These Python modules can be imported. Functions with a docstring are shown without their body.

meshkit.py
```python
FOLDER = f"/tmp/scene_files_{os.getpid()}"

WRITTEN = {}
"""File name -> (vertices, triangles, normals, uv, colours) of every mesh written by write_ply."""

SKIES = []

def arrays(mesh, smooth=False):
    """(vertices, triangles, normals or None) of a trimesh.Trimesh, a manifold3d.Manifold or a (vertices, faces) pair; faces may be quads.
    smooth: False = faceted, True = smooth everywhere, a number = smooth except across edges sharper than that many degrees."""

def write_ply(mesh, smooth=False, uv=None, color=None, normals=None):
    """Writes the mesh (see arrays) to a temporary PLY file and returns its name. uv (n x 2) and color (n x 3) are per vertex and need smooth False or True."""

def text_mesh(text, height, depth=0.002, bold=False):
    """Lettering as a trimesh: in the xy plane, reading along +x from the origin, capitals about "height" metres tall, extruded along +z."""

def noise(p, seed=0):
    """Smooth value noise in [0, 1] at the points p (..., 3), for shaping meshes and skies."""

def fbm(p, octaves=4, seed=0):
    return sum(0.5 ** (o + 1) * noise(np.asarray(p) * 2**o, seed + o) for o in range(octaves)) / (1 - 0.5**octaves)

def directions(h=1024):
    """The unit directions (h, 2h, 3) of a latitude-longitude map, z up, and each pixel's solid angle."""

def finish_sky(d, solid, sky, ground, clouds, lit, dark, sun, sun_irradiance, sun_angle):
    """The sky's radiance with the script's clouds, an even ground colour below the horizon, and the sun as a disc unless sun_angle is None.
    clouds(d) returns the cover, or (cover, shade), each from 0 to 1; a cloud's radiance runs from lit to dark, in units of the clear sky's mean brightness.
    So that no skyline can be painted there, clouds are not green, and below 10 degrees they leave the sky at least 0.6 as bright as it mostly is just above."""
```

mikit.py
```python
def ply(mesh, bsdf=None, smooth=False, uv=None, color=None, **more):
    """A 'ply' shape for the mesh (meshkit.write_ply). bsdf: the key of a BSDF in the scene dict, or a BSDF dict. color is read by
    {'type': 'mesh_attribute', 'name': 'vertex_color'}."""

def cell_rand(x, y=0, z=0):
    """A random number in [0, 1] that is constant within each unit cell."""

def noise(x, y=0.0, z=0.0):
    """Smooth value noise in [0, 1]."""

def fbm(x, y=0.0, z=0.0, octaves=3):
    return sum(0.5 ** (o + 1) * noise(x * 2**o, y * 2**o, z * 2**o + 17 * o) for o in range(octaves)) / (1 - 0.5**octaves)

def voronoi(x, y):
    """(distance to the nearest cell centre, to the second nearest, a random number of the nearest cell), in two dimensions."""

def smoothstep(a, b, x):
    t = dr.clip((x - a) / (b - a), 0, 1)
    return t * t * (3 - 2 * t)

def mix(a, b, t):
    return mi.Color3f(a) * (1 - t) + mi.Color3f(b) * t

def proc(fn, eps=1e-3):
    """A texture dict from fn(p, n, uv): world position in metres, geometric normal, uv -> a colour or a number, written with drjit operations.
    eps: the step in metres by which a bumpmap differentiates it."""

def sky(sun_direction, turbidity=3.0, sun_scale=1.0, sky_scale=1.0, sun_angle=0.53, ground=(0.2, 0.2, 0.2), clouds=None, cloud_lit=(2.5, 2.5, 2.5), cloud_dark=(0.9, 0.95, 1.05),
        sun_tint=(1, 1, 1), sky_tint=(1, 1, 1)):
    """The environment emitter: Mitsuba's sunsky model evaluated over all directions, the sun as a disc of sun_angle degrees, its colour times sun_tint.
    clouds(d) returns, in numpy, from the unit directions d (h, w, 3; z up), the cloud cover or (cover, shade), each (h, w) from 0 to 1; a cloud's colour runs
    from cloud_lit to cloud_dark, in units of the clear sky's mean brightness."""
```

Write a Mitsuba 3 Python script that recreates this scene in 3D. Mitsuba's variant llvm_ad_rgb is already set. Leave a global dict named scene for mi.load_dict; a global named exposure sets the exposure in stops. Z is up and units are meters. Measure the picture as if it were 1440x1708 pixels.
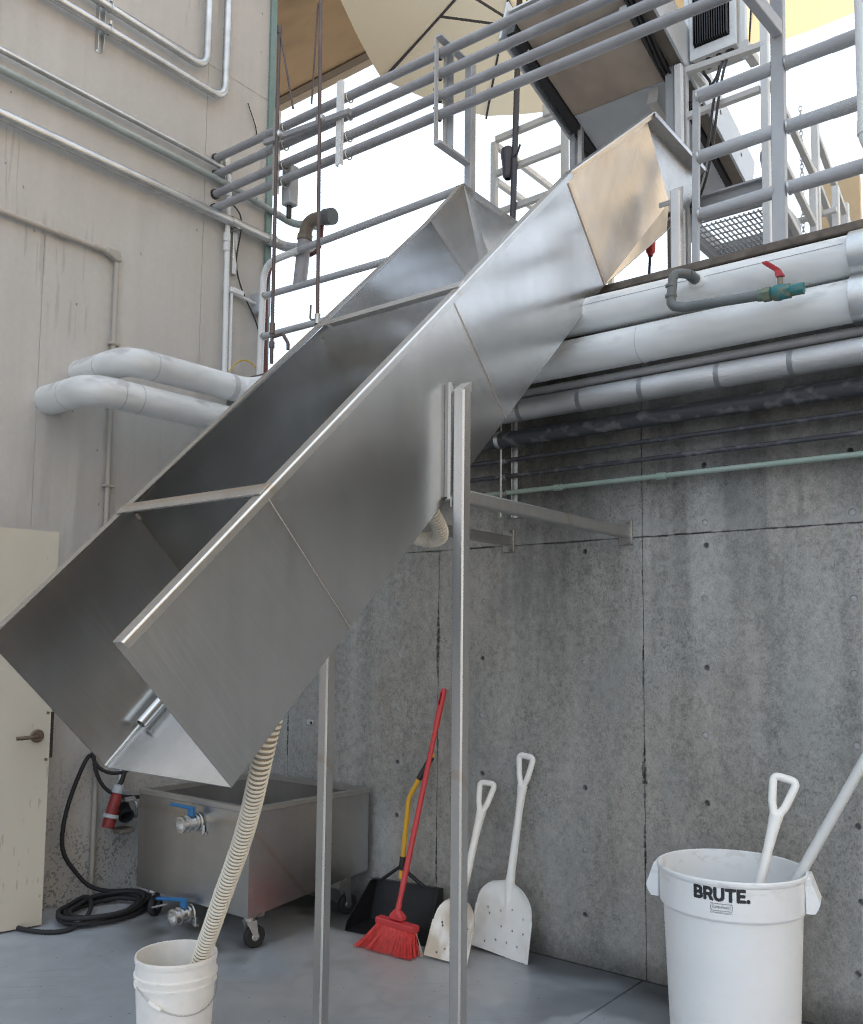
import math, random
import numpy as np, trimesh, manifold3d as m3
import drjit as dr
import mitsuba as mi
import mikit, meshkit
from mikit import noise, fbm, voronoi, smoothstep, mix, proc

random.seed(7); RNG = np.random.default_rng(7)
T = mi.ScalarTransform4f
scene, labels = {}, {}

# ------------------------------------------------------------------ camera, sky, exposure
EYE = np.array([0, 0, 1.56])
FWD = np.array([-0.616937, 0.782395, 0.085383]); UPV = np.array([0.04482, -0.07339, 0.996296])
scene['camera'] = {'type': 'perspective', 'fov': 50.51, 'fov_axis': 'x', 'near_clip': 0.02, 'far_clip': 3000.0,
                   'principal_point_offset_x': 0.0, 'principal_point_offset_y': -0.0501,
                   'to_world': T().look_at(origin=EYE.tolist(), target=(EYE + FWD).tolist(), up=UPV.tolist())}
def clouds(d):
    n = meshkit.fbm(d * [3.0, 3.0, 7.0], 4, 3)
    return np.clip((n - 0.05) * 2.6, 0.55, 1), np.clip((n - 0.5) * 1.2, 0, 0.5)
scene['sky'] = mikit.sky((-0.80, -0.30, 0.46), turbidity=4.0, sun_scale=1.0, sun_angle=1.0, clouds=clouds,
                         cloud_lit=(1.92, 2.18, 2.52), cloud_dark=(1.25, 1.42, 1.64), ground=(0.25, 0.24, 0.22))
exposure = 3.0

# ------------------------------------------------------------------ bookkeeping
def put(name, mesh, mat, parent=None, smooth=False, uv=None, **more):
    base = name if parent is None else f'{parent}__{name}'
    key, k = base, 0
    while key in scene or any(s.startswith(key + '__') for s in (scene if parent is None else ())):
        k += 1; key = f'{base}_{k:03d}'
    scene[key] = mikit.ply(mesh, mat, smooth=smooth, uv=uv, **more)
    return key
_things = set()
def thing(name, label=None, cat=None, group=None, kind=None):
    key, k = name, 0
    while key in _things:
        k += 1; key = f'{name}_{k:03d}'
    _things.add(key)
    d = {}
    if label: d['label'] = label
    if cat: d['category'] = cat
    if group: d['group'] = group
    if kind: d['kind'] = kind
    labels[key] = d
    return key
def part(parent, name, mesh, mat, smooth=False, uv=None, label=None, kind=None):
    base, k = f'{parent}__{name}', 0
    key = base
    while key in scene:
        k += 1; key = f'{base}_{k:03d}'
    scene[key] = mikit.ply(mesh, mat, smooth=smooth, uv=uv)
    d = {}
    if label: d['label'] = label
    if kind: d['kind'] = kind
    if d: labels[key] = d
    return key

# ------------------------------------------------------------------ mesh helpers
V3 = lambda *a: np.array(a, float)
def unit(v): v = np.asarray(v, float); return v / np.linalg.norm(v)
def cat(*ms):
    ms = [m for m in ms if m is not None]
    vs, fs, o = [], [], 0
    for m in ms:
        v, f = (m.vertices, m.faces) if hasattr(m, 'vertices') else m
        vs.append(np.asarray(v, float)); fs.append(np.asarray(f, int) + o); o += len(v)
    return trimesh.Trimesh(np.vstack(vs), np.vstack(fs), process=False)
def hull(pts):
    h = trimesh.convex.convex_hull(np.asarray(pts, float)); return trimesh.Trimesh(h.vertices, h.faces, process=False)
def box(c, s, ch=0.0, rz=0.0):
    s = np.asarray(s, float) / 2
    if ch <= 0:
        p = np.array([[x, y, z] for x in (-1, 1) for y in (-1, 1) for z in (-1, 1)]) * s
    else:
        ch = min(ch, s.min() * 0.9); p = []
        for x in (-1, 1):
            for y in (-1, 1):
                for z in (-1, 1):
                    q = np.array([x, y, z])
                    for k in range(3):
                        e = s - ch; e[k] = s[k]; p.append(q * e)
        p = np.array(p)
    m = hull(p)
    v = m.vertices.copy()
    if rz: ca, sa = math.cos(rz), math.sin(rz); v = v @ np.array([[ca, sa, 0], [-sa, ca, 0], [0, 0, 1]])
    m.vertices = v + np.asarray(c, float); return m
def span(x0, x1, y0, y1, z0, z1, ch=0.0):
    return box(((x0 + x1) / 2, (y0 + y1) / 2, (z0 + z1) / 2), (abs(x1 - x0), abs(y1 - y0), abs(z1 - z0)), ch)
def bar(p0, p1, w, h, up=(0, 0, 1), ch=0.003):
    """a bar of section w (sideways) by h (along up) from p0 to p1"""
    p0, p1 = np.asarray(p0, float), np.asarray(p1, float); a = unit(p1 - p0)
    s = np.cross(a, up); s = unit(s if np.linalg.norm(s) > 1e-6 else np.cross(a, (1, 0, 0))); u = np.cross(s, a)
    w, h = w / 2, h / 2; c = min(ch, w * .8, h * .8)
    prof = [(w, h - c), (w - c, h), (-w + c, h), (-w, h - c), (-w, -h + c), (-w + c, -h), (w - c, -h), (w, -h + c)]
    return hull([p + s * x + u * y for p in (p0, p1) for x, y in prof])
def fillet(pts, r, n=6):
    pts = [np.asarray(p, float) for p in pts]; out = [pts[0]]
    for a, b, c in zip(pts, pts[1:], pts[2:]):
        u, v = unit(a - b), unit(c - b); ang = math.acos(np.clip(u @ v, -1, 1))
        if ang > math.pi - 0.02: out.append(b); continue
        L = min(r / math.tan(ang / 2), 0.49 * np.linalg.norm(a - b), 0.49 * np.linalg.norm(c - b))
        for k in range(n + 1):
            t = k / n; out.append((1 - t) ** 2 * (b + u * L) + 2 * t * (1 - t) * b + t * t * (b + v * L))
    out.append(pts[-1]); return np.array(out)
def spline(pts, n=60):
    from scipy.interpolate import CubicSpline
    pts = np.asarray(pts, float); d = np.r_[0, np.cumsum(np.linalg.norm(np.diff(pts, axis=0), axis=1))]
    return CubicSpline(d, pts)(np.linspace(0, d[-1], n))
def sweep(path, r, n=12, caps=True):
    path = np.asarray(path, float); r = np.broadcast_to(np.asarray(r, float), len(path))
    tg = np.gradient(path, axis=0); tg /= np.linalg.norm(tg, axis=1, keepdims=True)
    u = np.cross(tg[0], (0, 0, 1)); u = unit(u if np.linalg.norm(u) > 1e-3 else np.cross(tg[0], (1, 0, 0)))
    rings = []; ang = np.arange(n) * 2 * math.pi / n
    for p, t, q in zip(path, tg, r):
        u = unit(u - t * (u @ t)); w = np.cross(t, u)
        rings.append(p + q * (np.cos(ang)[:, None] * u + np.sin(ang)[:, None] * w))
    v = np.vstack(rings); f = []
    i = np.arange(n); j = (i + 1) % n
    for k in range(len(path) - 1):
        a, b = k * n, (k + 1) * n
        f.append(np.stack([a + i, a + j, b + j], 1)); f.append(np.stack([a + i, b + j, b + i], 1))
    if caps:
        v = np.vstack([v, path[0], path[-1]]); c0, c1 = len(v) - 2, len(v) - 1; b = (len(path) - 1) * n
        f.append(np.stack([i * 0 + c0, j, i], 1)); f.append(np.stack([i * 0 + c1, b + i, b + j], 1))
    return trimesh.Trimesh(v, np.vstack(f), process=False)
def pipe(pts, r, bend=0.0, n=14):
    return sweep(fillet(pts, bend) if bend else np.asarray(pts, float), r, n)
def cyl(p0, p1, r, n=16, r1=None):
    return sweep([p0, p1], [r, r if r1 is None else r1], n)
def lathe(prof, c=(0, 0, 0), axis=(0, 0, 1), n=48):
    prof = np.asarray(prof, float); a = unit(axis); u = np.cross(a, (0, 0, 1))
    u = unit(u if np.linalg.norm(u) > 1e-3 else V3(1, 0, 0)); w = np.cross(a, u); ang = np.arange(n) * 2 * math.pi / n
    ring = np.cos(ang)[:, None] * u + np.sin(ang)[:, None] * w
    v = np.vstack([np.asarray(c, float) + r * ring + z * a for r, z in prof]); f = []
    i = np.arange(n); j = (i + 1) % n
    for k in range(len(prof) - 1):
        p, q = k * n, (k + 1) * n
        f.append(np.stack([p + i, p + j, q + j], 1)); f.append(np.stack([p + i, q + j, q + i], 1))
    return trimesh.Trimesh(v, np.vstack(f), process=False)
def torus(c, R, r, axis=(0, 1, 0), n=24, m=8, stretch=None):
    a = unit(axis); u = unit(np.cross(a, (0.3, 0.2, 0.9))); w = np.cross(a, u); out = []
    for k in range(n + 1):
        t = 2 * math.pi * k / n; out.append(np.asarray(c, float) + R * (math.cos(t) * u + math.sin(t) * w))
    return sweep(np.array(out), r, m, caps=False)
def sheet(poly, th, nrm=None, e1=None):
    """flat or folded polygon (fan from the first corner) with thickness th against its normal; planar uv in metres along e1"""
    P = np.asarray(poly, float); k = len(P)
    n = np.cross(P[1] - P[0], P[2] - P[0]) if nrm is None else np.asarray(nrm, float); n = unit(n)
    if np.cross(P[1] - P[0], P[2] - P[0]) @ n < 0: P = P[::-1]
    e1 = unit(P[1] - P[0]) if e1 is None else unit(np.asarray(e1, float) - n * (n @ e1)); e2 = np.cross(n, e1)
    Q = P - n * th; vs, fs, o = [], [], 0
    def add(pts, tri):
        nonlocal o
        vs.append(np.asarray(pts)); fs.append(np.asarray(tri) + o); o += len(pts)
    fan = np.array([[0, i, i + 1] for i in range(1, k - 1)])
    add(P, fan); add(Q, fan[:, ::-1])
    for i in range(k):
        j = (i + 1) % k; add([P[i], Q[i], Q[j], P[j]], [[0, 1, 2], [0, 2, 3]])
    v = np.vstack(vs); uv = np.stack([v @ e1, v @ e2], 1)
    return trimesh.Trimesh(v, np.vstack(fs), process=False), uv
def man(m): return m3.Manifold(m3.Mesh(np.asarray(m.vertices, np.float32), np.asarray(m.faces, np.uint32)))
def solid(m):
    m = trimesh.Trimesh(m.vertices, m.faces, process=True); m.fix_normals(); return man(m)
def tm(M):
    q = M.to_mesh(); return trimesh.Trimesh(np.array(q.vert_properties[:, :3], float), np.array(q.tri_verts), process=False)
def xf(m, Mx):
    v = m.vertices @ Mx[:3, :3].T + Mx[:3, 3]; return trimesh.Trimesh(v, m.faces, process=False)
def frame(o, z, x):
    z = unit(z); x = np.asarray(x, float); x = unit(x - z * (x @ z)); y = np.cross(z, x)
    M = np.eye(4); M[:3, 0], M[:3, 1], M[:3, 2], M[:3, 3] = x, y, z, o; return M

# ------------------------------------------------------------------ materials
def rgb(*c): return {'type': 'rgb', 'value': list(c)}
def mat(name, d): scene[name] = d; return name
def plain(name, c, rough=0.5, spec=0.5, metal=0.0, **more):
    return mat(name, {'type': 'twosided', 'bsdf': {'type': 'principled', 'base_color': c if isinstance(c, dict) else rgb(*c), 'roughness': rough, 'specular': spec, 'metallic': metal, **more}})
def metal(name, refl, au, av, bump=None):
    b = {'type': 'roughconductor', 'material': 'none', 'distribution': 'ggx', 'alpha_u': au, 'alpha_v': av, 'specular_reflectance': refl if isinstance(refl, dict) else rgb(*refl)}
    if bump: b = {'type': 'bumpmap', 'arbitrary': proc(bump[0], bump[2] if len(bump) > 2 else 2e-3), 'scale': bump[1], 'bsdf': b}
    return mat(name, {'type': 'twosided', 'bsdf': b})
def bumped(name, c, fn, scale, rough=0.6, spec=0.4, eps=1.5e-3, **more):
    return mat(name, {'type': 'twosided', 'bsdf': {'type': 'bumpmap', 'arbitrary': proc(fn, eps), 'scale': scale,
               'bsdf': {'type': 'principled', 'base_color': c, 'roughness': rough, 'specular': spec, **more}}})

TIES = [(-3.454, 1.779, .5), (-3.449, 1.48, .8), (-3.457, 1.169, .3), (-2.853, 1.778, .4), (-2.865, 1.168, .3), (-2.237, 1.767, .5), (-2.242, 1.462, .5), (-2.24, .546, .35), (-1.609, 2.121, .7), (-1.617, 1.769, .4), (-.971, 2.12, .9), (-.976, 1.756, .3), (-.982, 1.445, .5), (-2.235, 2.02, .3), (-1.605, 2.015, .2), (-3.452, .869, .4), (-2.239, .85, .2), (-3.459, .269, .6)]
def concrete_col(p, n, uv):
    x, z = p.x, p.z
    big = fbm(x * 1.3, z * 1.1 + 3.0, 1.7, 4); streak = fbm(x * 10.0, z * 0.8, 4.1, 4); fine = fbm(x * 45, z * 36, 2.0, 4); mid = fbm(x * 6.0, z * 5.0, 8.0, 4)
    v = 0.265 + 0.10 * (big - 0.5) + 0.14 * (streak - 0.5) + 0.13 * (fine - 0.5) + 0.03 * (mid - 0.5) + 0.16 * (fbm(x * 190, z * 150, 6.0, 3) - 0.5)
    c = mi.Color3f(v * 1.0, v * 1.0, v * 0.95)
    warm = smoothstep(0.5, 0.72, fbm(x * 2.1 + 9, z * 0.9, 8.0, 3)); c = mix(c, mi.Color3f(v * 1.04, v * 0.98, v * 0.88), warm * 0.6)
    pale = smoothstep(0.54, 0.72, fbm(x * 3.4 + 4, z * 2.2, 5.0, 4)); c = mix(c, mi.Color3f(0.235, 0.25, 0.25), pale * 0.3)
    zone = smoothstep(0.50, 0.66, fbm(x * 2.3 + 2, z * 2.6, 7.0, 4))
    crumb = smoothstep(0.60, 0.70, fbm(x * 110, z * 90, 3.0, 4)); c = mix(c, mi.Color3f(0.045, 0.045, 0.045), crumb * zone * 0.30)
    wx, wz = x + 0.02 * fbm(x * 30, z * 30, 1.0, 2), z + 0.02 * fbm(x * 30, z * 30, 5.0, 2)
    d1, d2, w = voronoi(wx * 55, wz * 48); pore = smoothstep(0.10 + 0.25 * w * 8.0, 0.02, d1) * dr.select(w < 0.022, 1.0, 0.0); c = mix(c, mi.Color3f(0.04, 0.04, 0.04), pore * 0.7)
    for xj, zs in ((-3.163, ((1.55, .22, .014), (1.05, .15, .007), (.35, .16, .005))), (-1.922, ((.95, .16, .012), (.62, .14, .006), (1.45, .14, .005))), (-4.37, ((1.0, .2, .006),))):
        wob = (fbm(z * 16.0, xj, 2.0, 4) - 0.5) * 0.010; wid = 0.0006
        for zc, zh, ww in zs: wid = wid + ww * smoothstep(zh, zh * 0.2, dr.abs(z - zc)) * (0.4 + 0.9 * fbm(z * 24, xj, 3.0, 3))
        grain = smoothstep(0.36, 0.56, fbm(z * 75, x * 75, 1.0, 3))
        c = mix(c, mi.Color3f(0.028, 0.03, 0.028), smoothstep(wid + 0.0035, wid - 0.001, dr.abs(x - xj - wob)) * (0.25 + 0.65 * grain))
        halo = smoothstep(0.05, 0.0, dr.abs(x - xj)) * smoothstep(0.5, 0.7, fbm(x * 20, z * 7.0, 2.0, 3)); c = mix(c, mi.Color3f(0.24, 0.25, 0.25), halo * 0.35)
    wobz = (fbm(x * 11.0, 2.0, 3.0, 4) - 0.5) * 0.016
    c = mix(c, mi.Color3f(0.03, 0.032, 0.03), smoothstep(0.008, 0.001, dr.abs(z - 2.074 - wobz)) * smoothstep(0.35, 0.6, fbm(x * 22, z * 22, 4.0, 3)) * 0.85)
    c = mix(c, mi.Color3f(0.31, 0.315, 0.305), smoothstep(0.06, 0.0, dr.abs(z - 2.11)) * smoothstep(0.48, 0.66, fbm(x * 6, z * 14, 1.0, 4)) * 0.55)
    for hx, hz, k_ in TIES:
        r_ = dr.sqrt(dr.square(x - hx) + dr.square(z - hz)); c = mix(c, mi.Color3f(0.30, 0.31, 0.305), smoothstep(0.034, 0.018, r_ + 0.02 * (fine - 0.5)) * k_)
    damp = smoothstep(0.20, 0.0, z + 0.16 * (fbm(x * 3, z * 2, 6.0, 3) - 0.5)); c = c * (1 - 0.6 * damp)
    mold = smoothstep(0.50, 0.68, fbm(x * 1.9 + 5.5, z * 0.8, 9.0, 5)); c = c * (1 - 0.24 * mold)
    drip = smoothstep(0.56, 0.70, fbm(x * 7.0 + 3, z * 0.45, 6.0, 4)) * smoothstep(0.9, 2.4, z); c = c * (1 - 0.24 * drip)
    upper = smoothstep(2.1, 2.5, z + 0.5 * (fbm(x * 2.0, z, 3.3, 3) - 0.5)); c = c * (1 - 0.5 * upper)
    return c
def concrete_bump(p, n, uv):
    return 0.8 * fbm(p.x * 60, p.z * 60, p.y * 60, 3) + 0.9 * fbm(p.x * 9, p.z * 5, 1.0, 2)
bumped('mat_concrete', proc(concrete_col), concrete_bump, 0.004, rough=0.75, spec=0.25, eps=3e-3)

def beige_col(p, n, uv):
    y, z = p.y, p.z
    v = 0.97 + 0.16 * (fbm(y * 1.1, z * 0.8, 2.0, 4) - 0.5) + 0.10 * (fbm(y * 14, z * 0.9, 3.0, 3) - 0.5) + 0.06 * (fbm(y * 50, z * 40, 1.0, 3) - 0.5)
    c = mi.Color3f(0.455, 0.44, 0.415) * v
    wy = y + 0.03 * fbm(y * 20, z * 20, 1.0, 2)
    d1, d2, w = voronoi(wy * 16, z * 9); chips = smoothstep(0.12, 0.04, d1) * dr.select(w < 0.02, 1.0, 0.0); c = mix(c, mi.Color3f(0.07, 0.065, 0.06), chips * 0.6)
    hair = smoothstep(0.66, 0.74, fbm(y * 46, z * 2.6, 4.0, 3)) * smoothstep(0.52, 0.64, fbm(y * 2.2, z * 1.3, 9.0, 3)); c = mix(c, mi.Color3f(0.16, 0.15, 0.14), hair * 0.22)
    board = smoothstep(0.985, 1.0, dr.abs(2.0 * (y * 3.1 - dr.floor(y * 3.1)) - 1.0)); c = c * (1 - 0.10 * board * smoothstep(0.4, 0.6, fbm(y * 3.0, z * 1.2, 2.0, 2)))
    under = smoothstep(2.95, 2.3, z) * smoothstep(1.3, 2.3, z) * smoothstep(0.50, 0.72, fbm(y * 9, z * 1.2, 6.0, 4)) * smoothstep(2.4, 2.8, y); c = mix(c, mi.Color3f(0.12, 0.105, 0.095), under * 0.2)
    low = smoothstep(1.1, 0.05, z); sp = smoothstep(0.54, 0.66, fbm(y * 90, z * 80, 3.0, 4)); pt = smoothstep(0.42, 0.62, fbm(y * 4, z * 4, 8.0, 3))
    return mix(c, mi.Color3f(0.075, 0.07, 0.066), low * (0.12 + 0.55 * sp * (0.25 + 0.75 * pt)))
def beige_bump(p, n, uv): return fbm(p.y * 40, p.z * 25, 2.0, 3) + 1.2 * noise(p.y * 6.5, p.z * 0.4, 1.0)
bumped('mat_beige_wall', proc(beige_col), beige_bump, 0.003, rough=0.65, spec=0.3, eps=3e-3)

def floor_col(p, n, uv):
    x, y = p.x, p.y
    v = 0.94 + 0.34 * (fbm(x * 1.2, y * 1.2, 1.0, 4) - 0.5) + 0.16 * (fbm(x * 9, y * 9, 2.0, 4) - 0.5) + 0.06 * (fbm(x * 22 + y * 9, y * 2.2 - x * 1.0, 3.0, 3) - 0.5)
    c = mi.Color3f(0.320, 0.348, 0.38) * v
    dust = smoothstep(0.45, 0.7, fbm(x * 1.0 + 7, y * 1.3, 3.0, 4)); c = mix(c, mi.Color3f(0.37, 0.36, 0.34) * v, dust * 0.65)
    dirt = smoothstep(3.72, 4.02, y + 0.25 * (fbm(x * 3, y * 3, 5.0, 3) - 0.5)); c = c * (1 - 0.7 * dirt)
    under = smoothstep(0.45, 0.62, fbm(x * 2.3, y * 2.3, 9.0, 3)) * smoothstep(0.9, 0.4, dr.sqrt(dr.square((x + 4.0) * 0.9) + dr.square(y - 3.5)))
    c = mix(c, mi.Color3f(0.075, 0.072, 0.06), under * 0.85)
    wet = smoothstep(0.42, 0.60, fbm(x * 3.2, y * 3.2, 4.0, 3)) * smoothstep(0.75, 0.35, dr.sqrt(dr.square(x + 1.72) + dr.square(y - 3.55)))
    c = c * (1 - 0.38 * wet)
    sc = smoothstep(0.70, 0.76, fbm((x - y) * 26, (x + y) * 3.0, 5.0, 3)) * smoothstep(0.5, 0.66, fbm(x * 2.2, y * 2.2, 7.0, 2)); c = mix(c, mi.Color3f(0.09, 0.09, 0.09), sc * 0.10)
    tide = fbm(x * 1.7 + 2, y * 1.7, 6.0, 4); c = c * (1 - 0.06 * smoothstep(0.04, 0.0, dr.abs(tide - 0.52)))
    d1, d2, w = voronoi(x * 13, y * 13); c = mix(c, mi.Color3f(0.06, 0.06, 0.06), smoothstep(0.07, 0.03, d1) * dr.select(w < 0.10, 1.0, 0.0) * 0.7)
    return c
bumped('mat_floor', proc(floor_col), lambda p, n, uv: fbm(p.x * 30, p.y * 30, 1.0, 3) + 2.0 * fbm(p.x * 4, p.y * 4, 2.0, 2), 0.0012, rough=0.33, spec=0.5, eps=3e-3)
plain('mat_ground', proc(lambda p, n, uv: mi.Color3f(0.30, 0.295, 0.285) * (0.85 + 0.3 * fbm(p.x * 0.7, p.y * 0.7, 1.0, 4))), 0.9, 0.2)

def brushed(k, lo, tone=(1.0, 0.985, 0.96)):
    def f(p, n, uv):
        g = fbm(uv.x * 2.5, uv.y * 260, 1.0, 3); s = fbm(p.x * 2.2 + 3, p.y * 2.2, p.z * 2.2, 4); h = fbm(p.x * 14, p.y * 14, p.z * 5, 3); drip = fbm(p.x * 26, p.y * 26, p.z * 1.6, 3)
        sc = smoothstep(0.735, 0.76, noise(uv.x * 3.1 + uv.y * 0.6, uv.y * 230 + uv.x * 30, 4.0)) * smoothstep(0.5, 0.68, noise(uv.x * 1.7, uv.y * 2.3, 2.0))
        v = k * (1 + 0.14 * (g - 0.5) + lo * (s - 0.5) + 0.12 * (h - 0.5) + 0.16 * (drip - 0.5) + 0.08 * sc)
        sd = (p.y - 1.325) * 0.7193 + (p.z - 1.551) * 0.6947; tint = 0.0
        for s0 in (0.66, 1.93, 3.15): tint = tint + smoothstep(0.020, 0.003, dr.abs(sd - s0)) * (0.35 + 0.5 * fbm(p.y * 30, p.z * 30, 1.0, 2))
        tint = dr.minimum(tint, 1.0); return mi.Color3f(v * tone[0] * (1 - 0.12 * tint), v * tone[1] * (1 - 0.24 * tint), v * tone[2] * (1 - 0.36 * tint))
    return proc(f)
def oilcan(p, n, uv): return fbm(p.x * 2.6 + 1, p.y * 2.6, p.z * 2.6, 2)
metal('mat_chute', brushed(0.64, 0.14, (1.0, 0.975, 0.94)), 0.12, 0.06, (lambda p, n, uv: fbm(p.x * 2.2 + 1, p.y * 2.2, p.z * 2.2, 2), 0.008, 1e-2))
metal('mat_chute_upper', brushed(0.64, 0.14, (1.0, 0.985, 0.96)), 0.085, 0.045, (lambda p, n, uv: fbm(p.x * 2.2 + 1, p.y * 2.2, p.z * 2.2, 2), 0.008, 1e-2))
metal('mat_chute_low', brushed(0.58, 0.20, (1.0, 1.0, 0.99)), 0.085, 0.055, (lambda p, n, uv: fbm(p.x * 2.2 + 1, p.y * 2.2, p.z * 2.2, 2), 0.008, 1e-2))
metal('mat_chute_inner', brushed(0.52, 0.20, (1.0, 1.0, 0.99)), 0.040, 0.028, (lambda p, n, uv: fbm(p.x * 2.2 + 1, p.y * 2.2, p.z * 2.2, 2), 0.010, 1e-2))
metal('mat_chute_bright', brushed(0.68, 0.10), 0.11, 0.16, (lambda p, n, uv: fbm(p.x * 4.5 + 1, p.y * 4.5, p.z * 4.5, 2), 0.014, 1e-2))
metal('mat_rim', brushed(0.64, 0.15), 0.10, 0.10)
metal('mat_steel', brushed(0.58, 0.25), 0.22, 0.22)
metal('mat_polished', (0.68, 0.67, 0.65), 0.10, 0.10)
metal('mat_tank', brushed(0.55, 0.3, (1.0, 0.995, 0.985)), 0.13, 0.13)
def galv(p, n, uv):
    v = 0.60 + 0.24 * (fbm(p.x * 17, p.y * 17, p.z * 17, 3) - 0.5) + 0.2 * (fbm(p.x * 3, p.y * 3, p.z * 3, 3) - 0.5); return mi.Color3f(v * 0.98, v, v * 1.0)
metal('mat_galvanised', proc(galv), 0.19, 0.19)
metal('mat_weathered', brushed(0.36, 0.3), 0.3, 0.3)
plain('mat_grey_paint', proc(lambda p, n, uv: mi.Color3f(0.36, 0.375, 0.395) * (0.85 + 0.3 * fbm(p.x * 6, p.y * 6, p.z * 6, 3))), 0.45, 0.5)
plain('mat_pvc_grey', proc(lambda p, n, uv: mi.Color3f(0.26, 0.265, 0.28) * (0.8 + 0.4 * fbm(p.x * 9, p.y * 9, p.z * 9, 3))), 0.42, 0.5)
plain('mat_pvc_dark', proc(lambda p, n, uv: mi.Color3f(0.105, 0.12, 0.125) * (0.7 + 0.6 * fbm(p.x * 12, p.y * 12, p.z * 12, 3))), 0.42, 0.5)
plain('mat_seam', (0.42, 0.43, 0.44), 0.6, 0.3)
plain('mat_taupe', proc(lambda p, n, uv: mi.Color3f(0.20, 0.17, 0.14) * (0.7 + 0.6 * fbm(p.x * 12, p.y * 12, p.z * 12, 3))), 0.55, 0.4)
def ins_col(p, n, uv):
    v = 0.86 + 0.22 * (fbm(p.x * 3.1, p.y * 3.1, p.z * 5, 4) - 0.5) + 0.12 * (fbm(p.x * 1.5, p.y * 14, p.z * 22, 3) - 0.5)
    c = mi.Color3f(0.66, 0.685, 0.69) * v
    grime = smoothstep(0.50, 0.72, fbm(p.x * 9 + 2, p.y * 9, p.z * 14, 4)) * smoothstep(-0.2, 0.7, n.z); return mix(c, mi.Color3f(0.36, 0.36, 0.37), grime * 0.8)
bumped('mat_insulation', proc(ins_col), lambda p, n, uv: fbm(p.x * 7, p.y * 7, p.z * 12, 4), 0.012, rough=0.36, spec=0.5, eps=3e-3)
def foil_bump(p, n, uv): d1, d2, w = voronoi(p.x * 150, p.z * 150 + p.y * 90); return d1
metal('mat_foil', proc(lambda p, n, uv: mi.Color3f(0.60, 0.61, 0.62) * (0.75 + 0.5 * fbm(p.x * 5, p.y * 5, p.z * 9, 3))), 0.26, 0.26, (foil_bump, 0.0025, 1e-3))
plain('mat_foil_tape', (0.21, 0.22, 0.23), 0.4, 0.5, 0.6)
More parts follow.
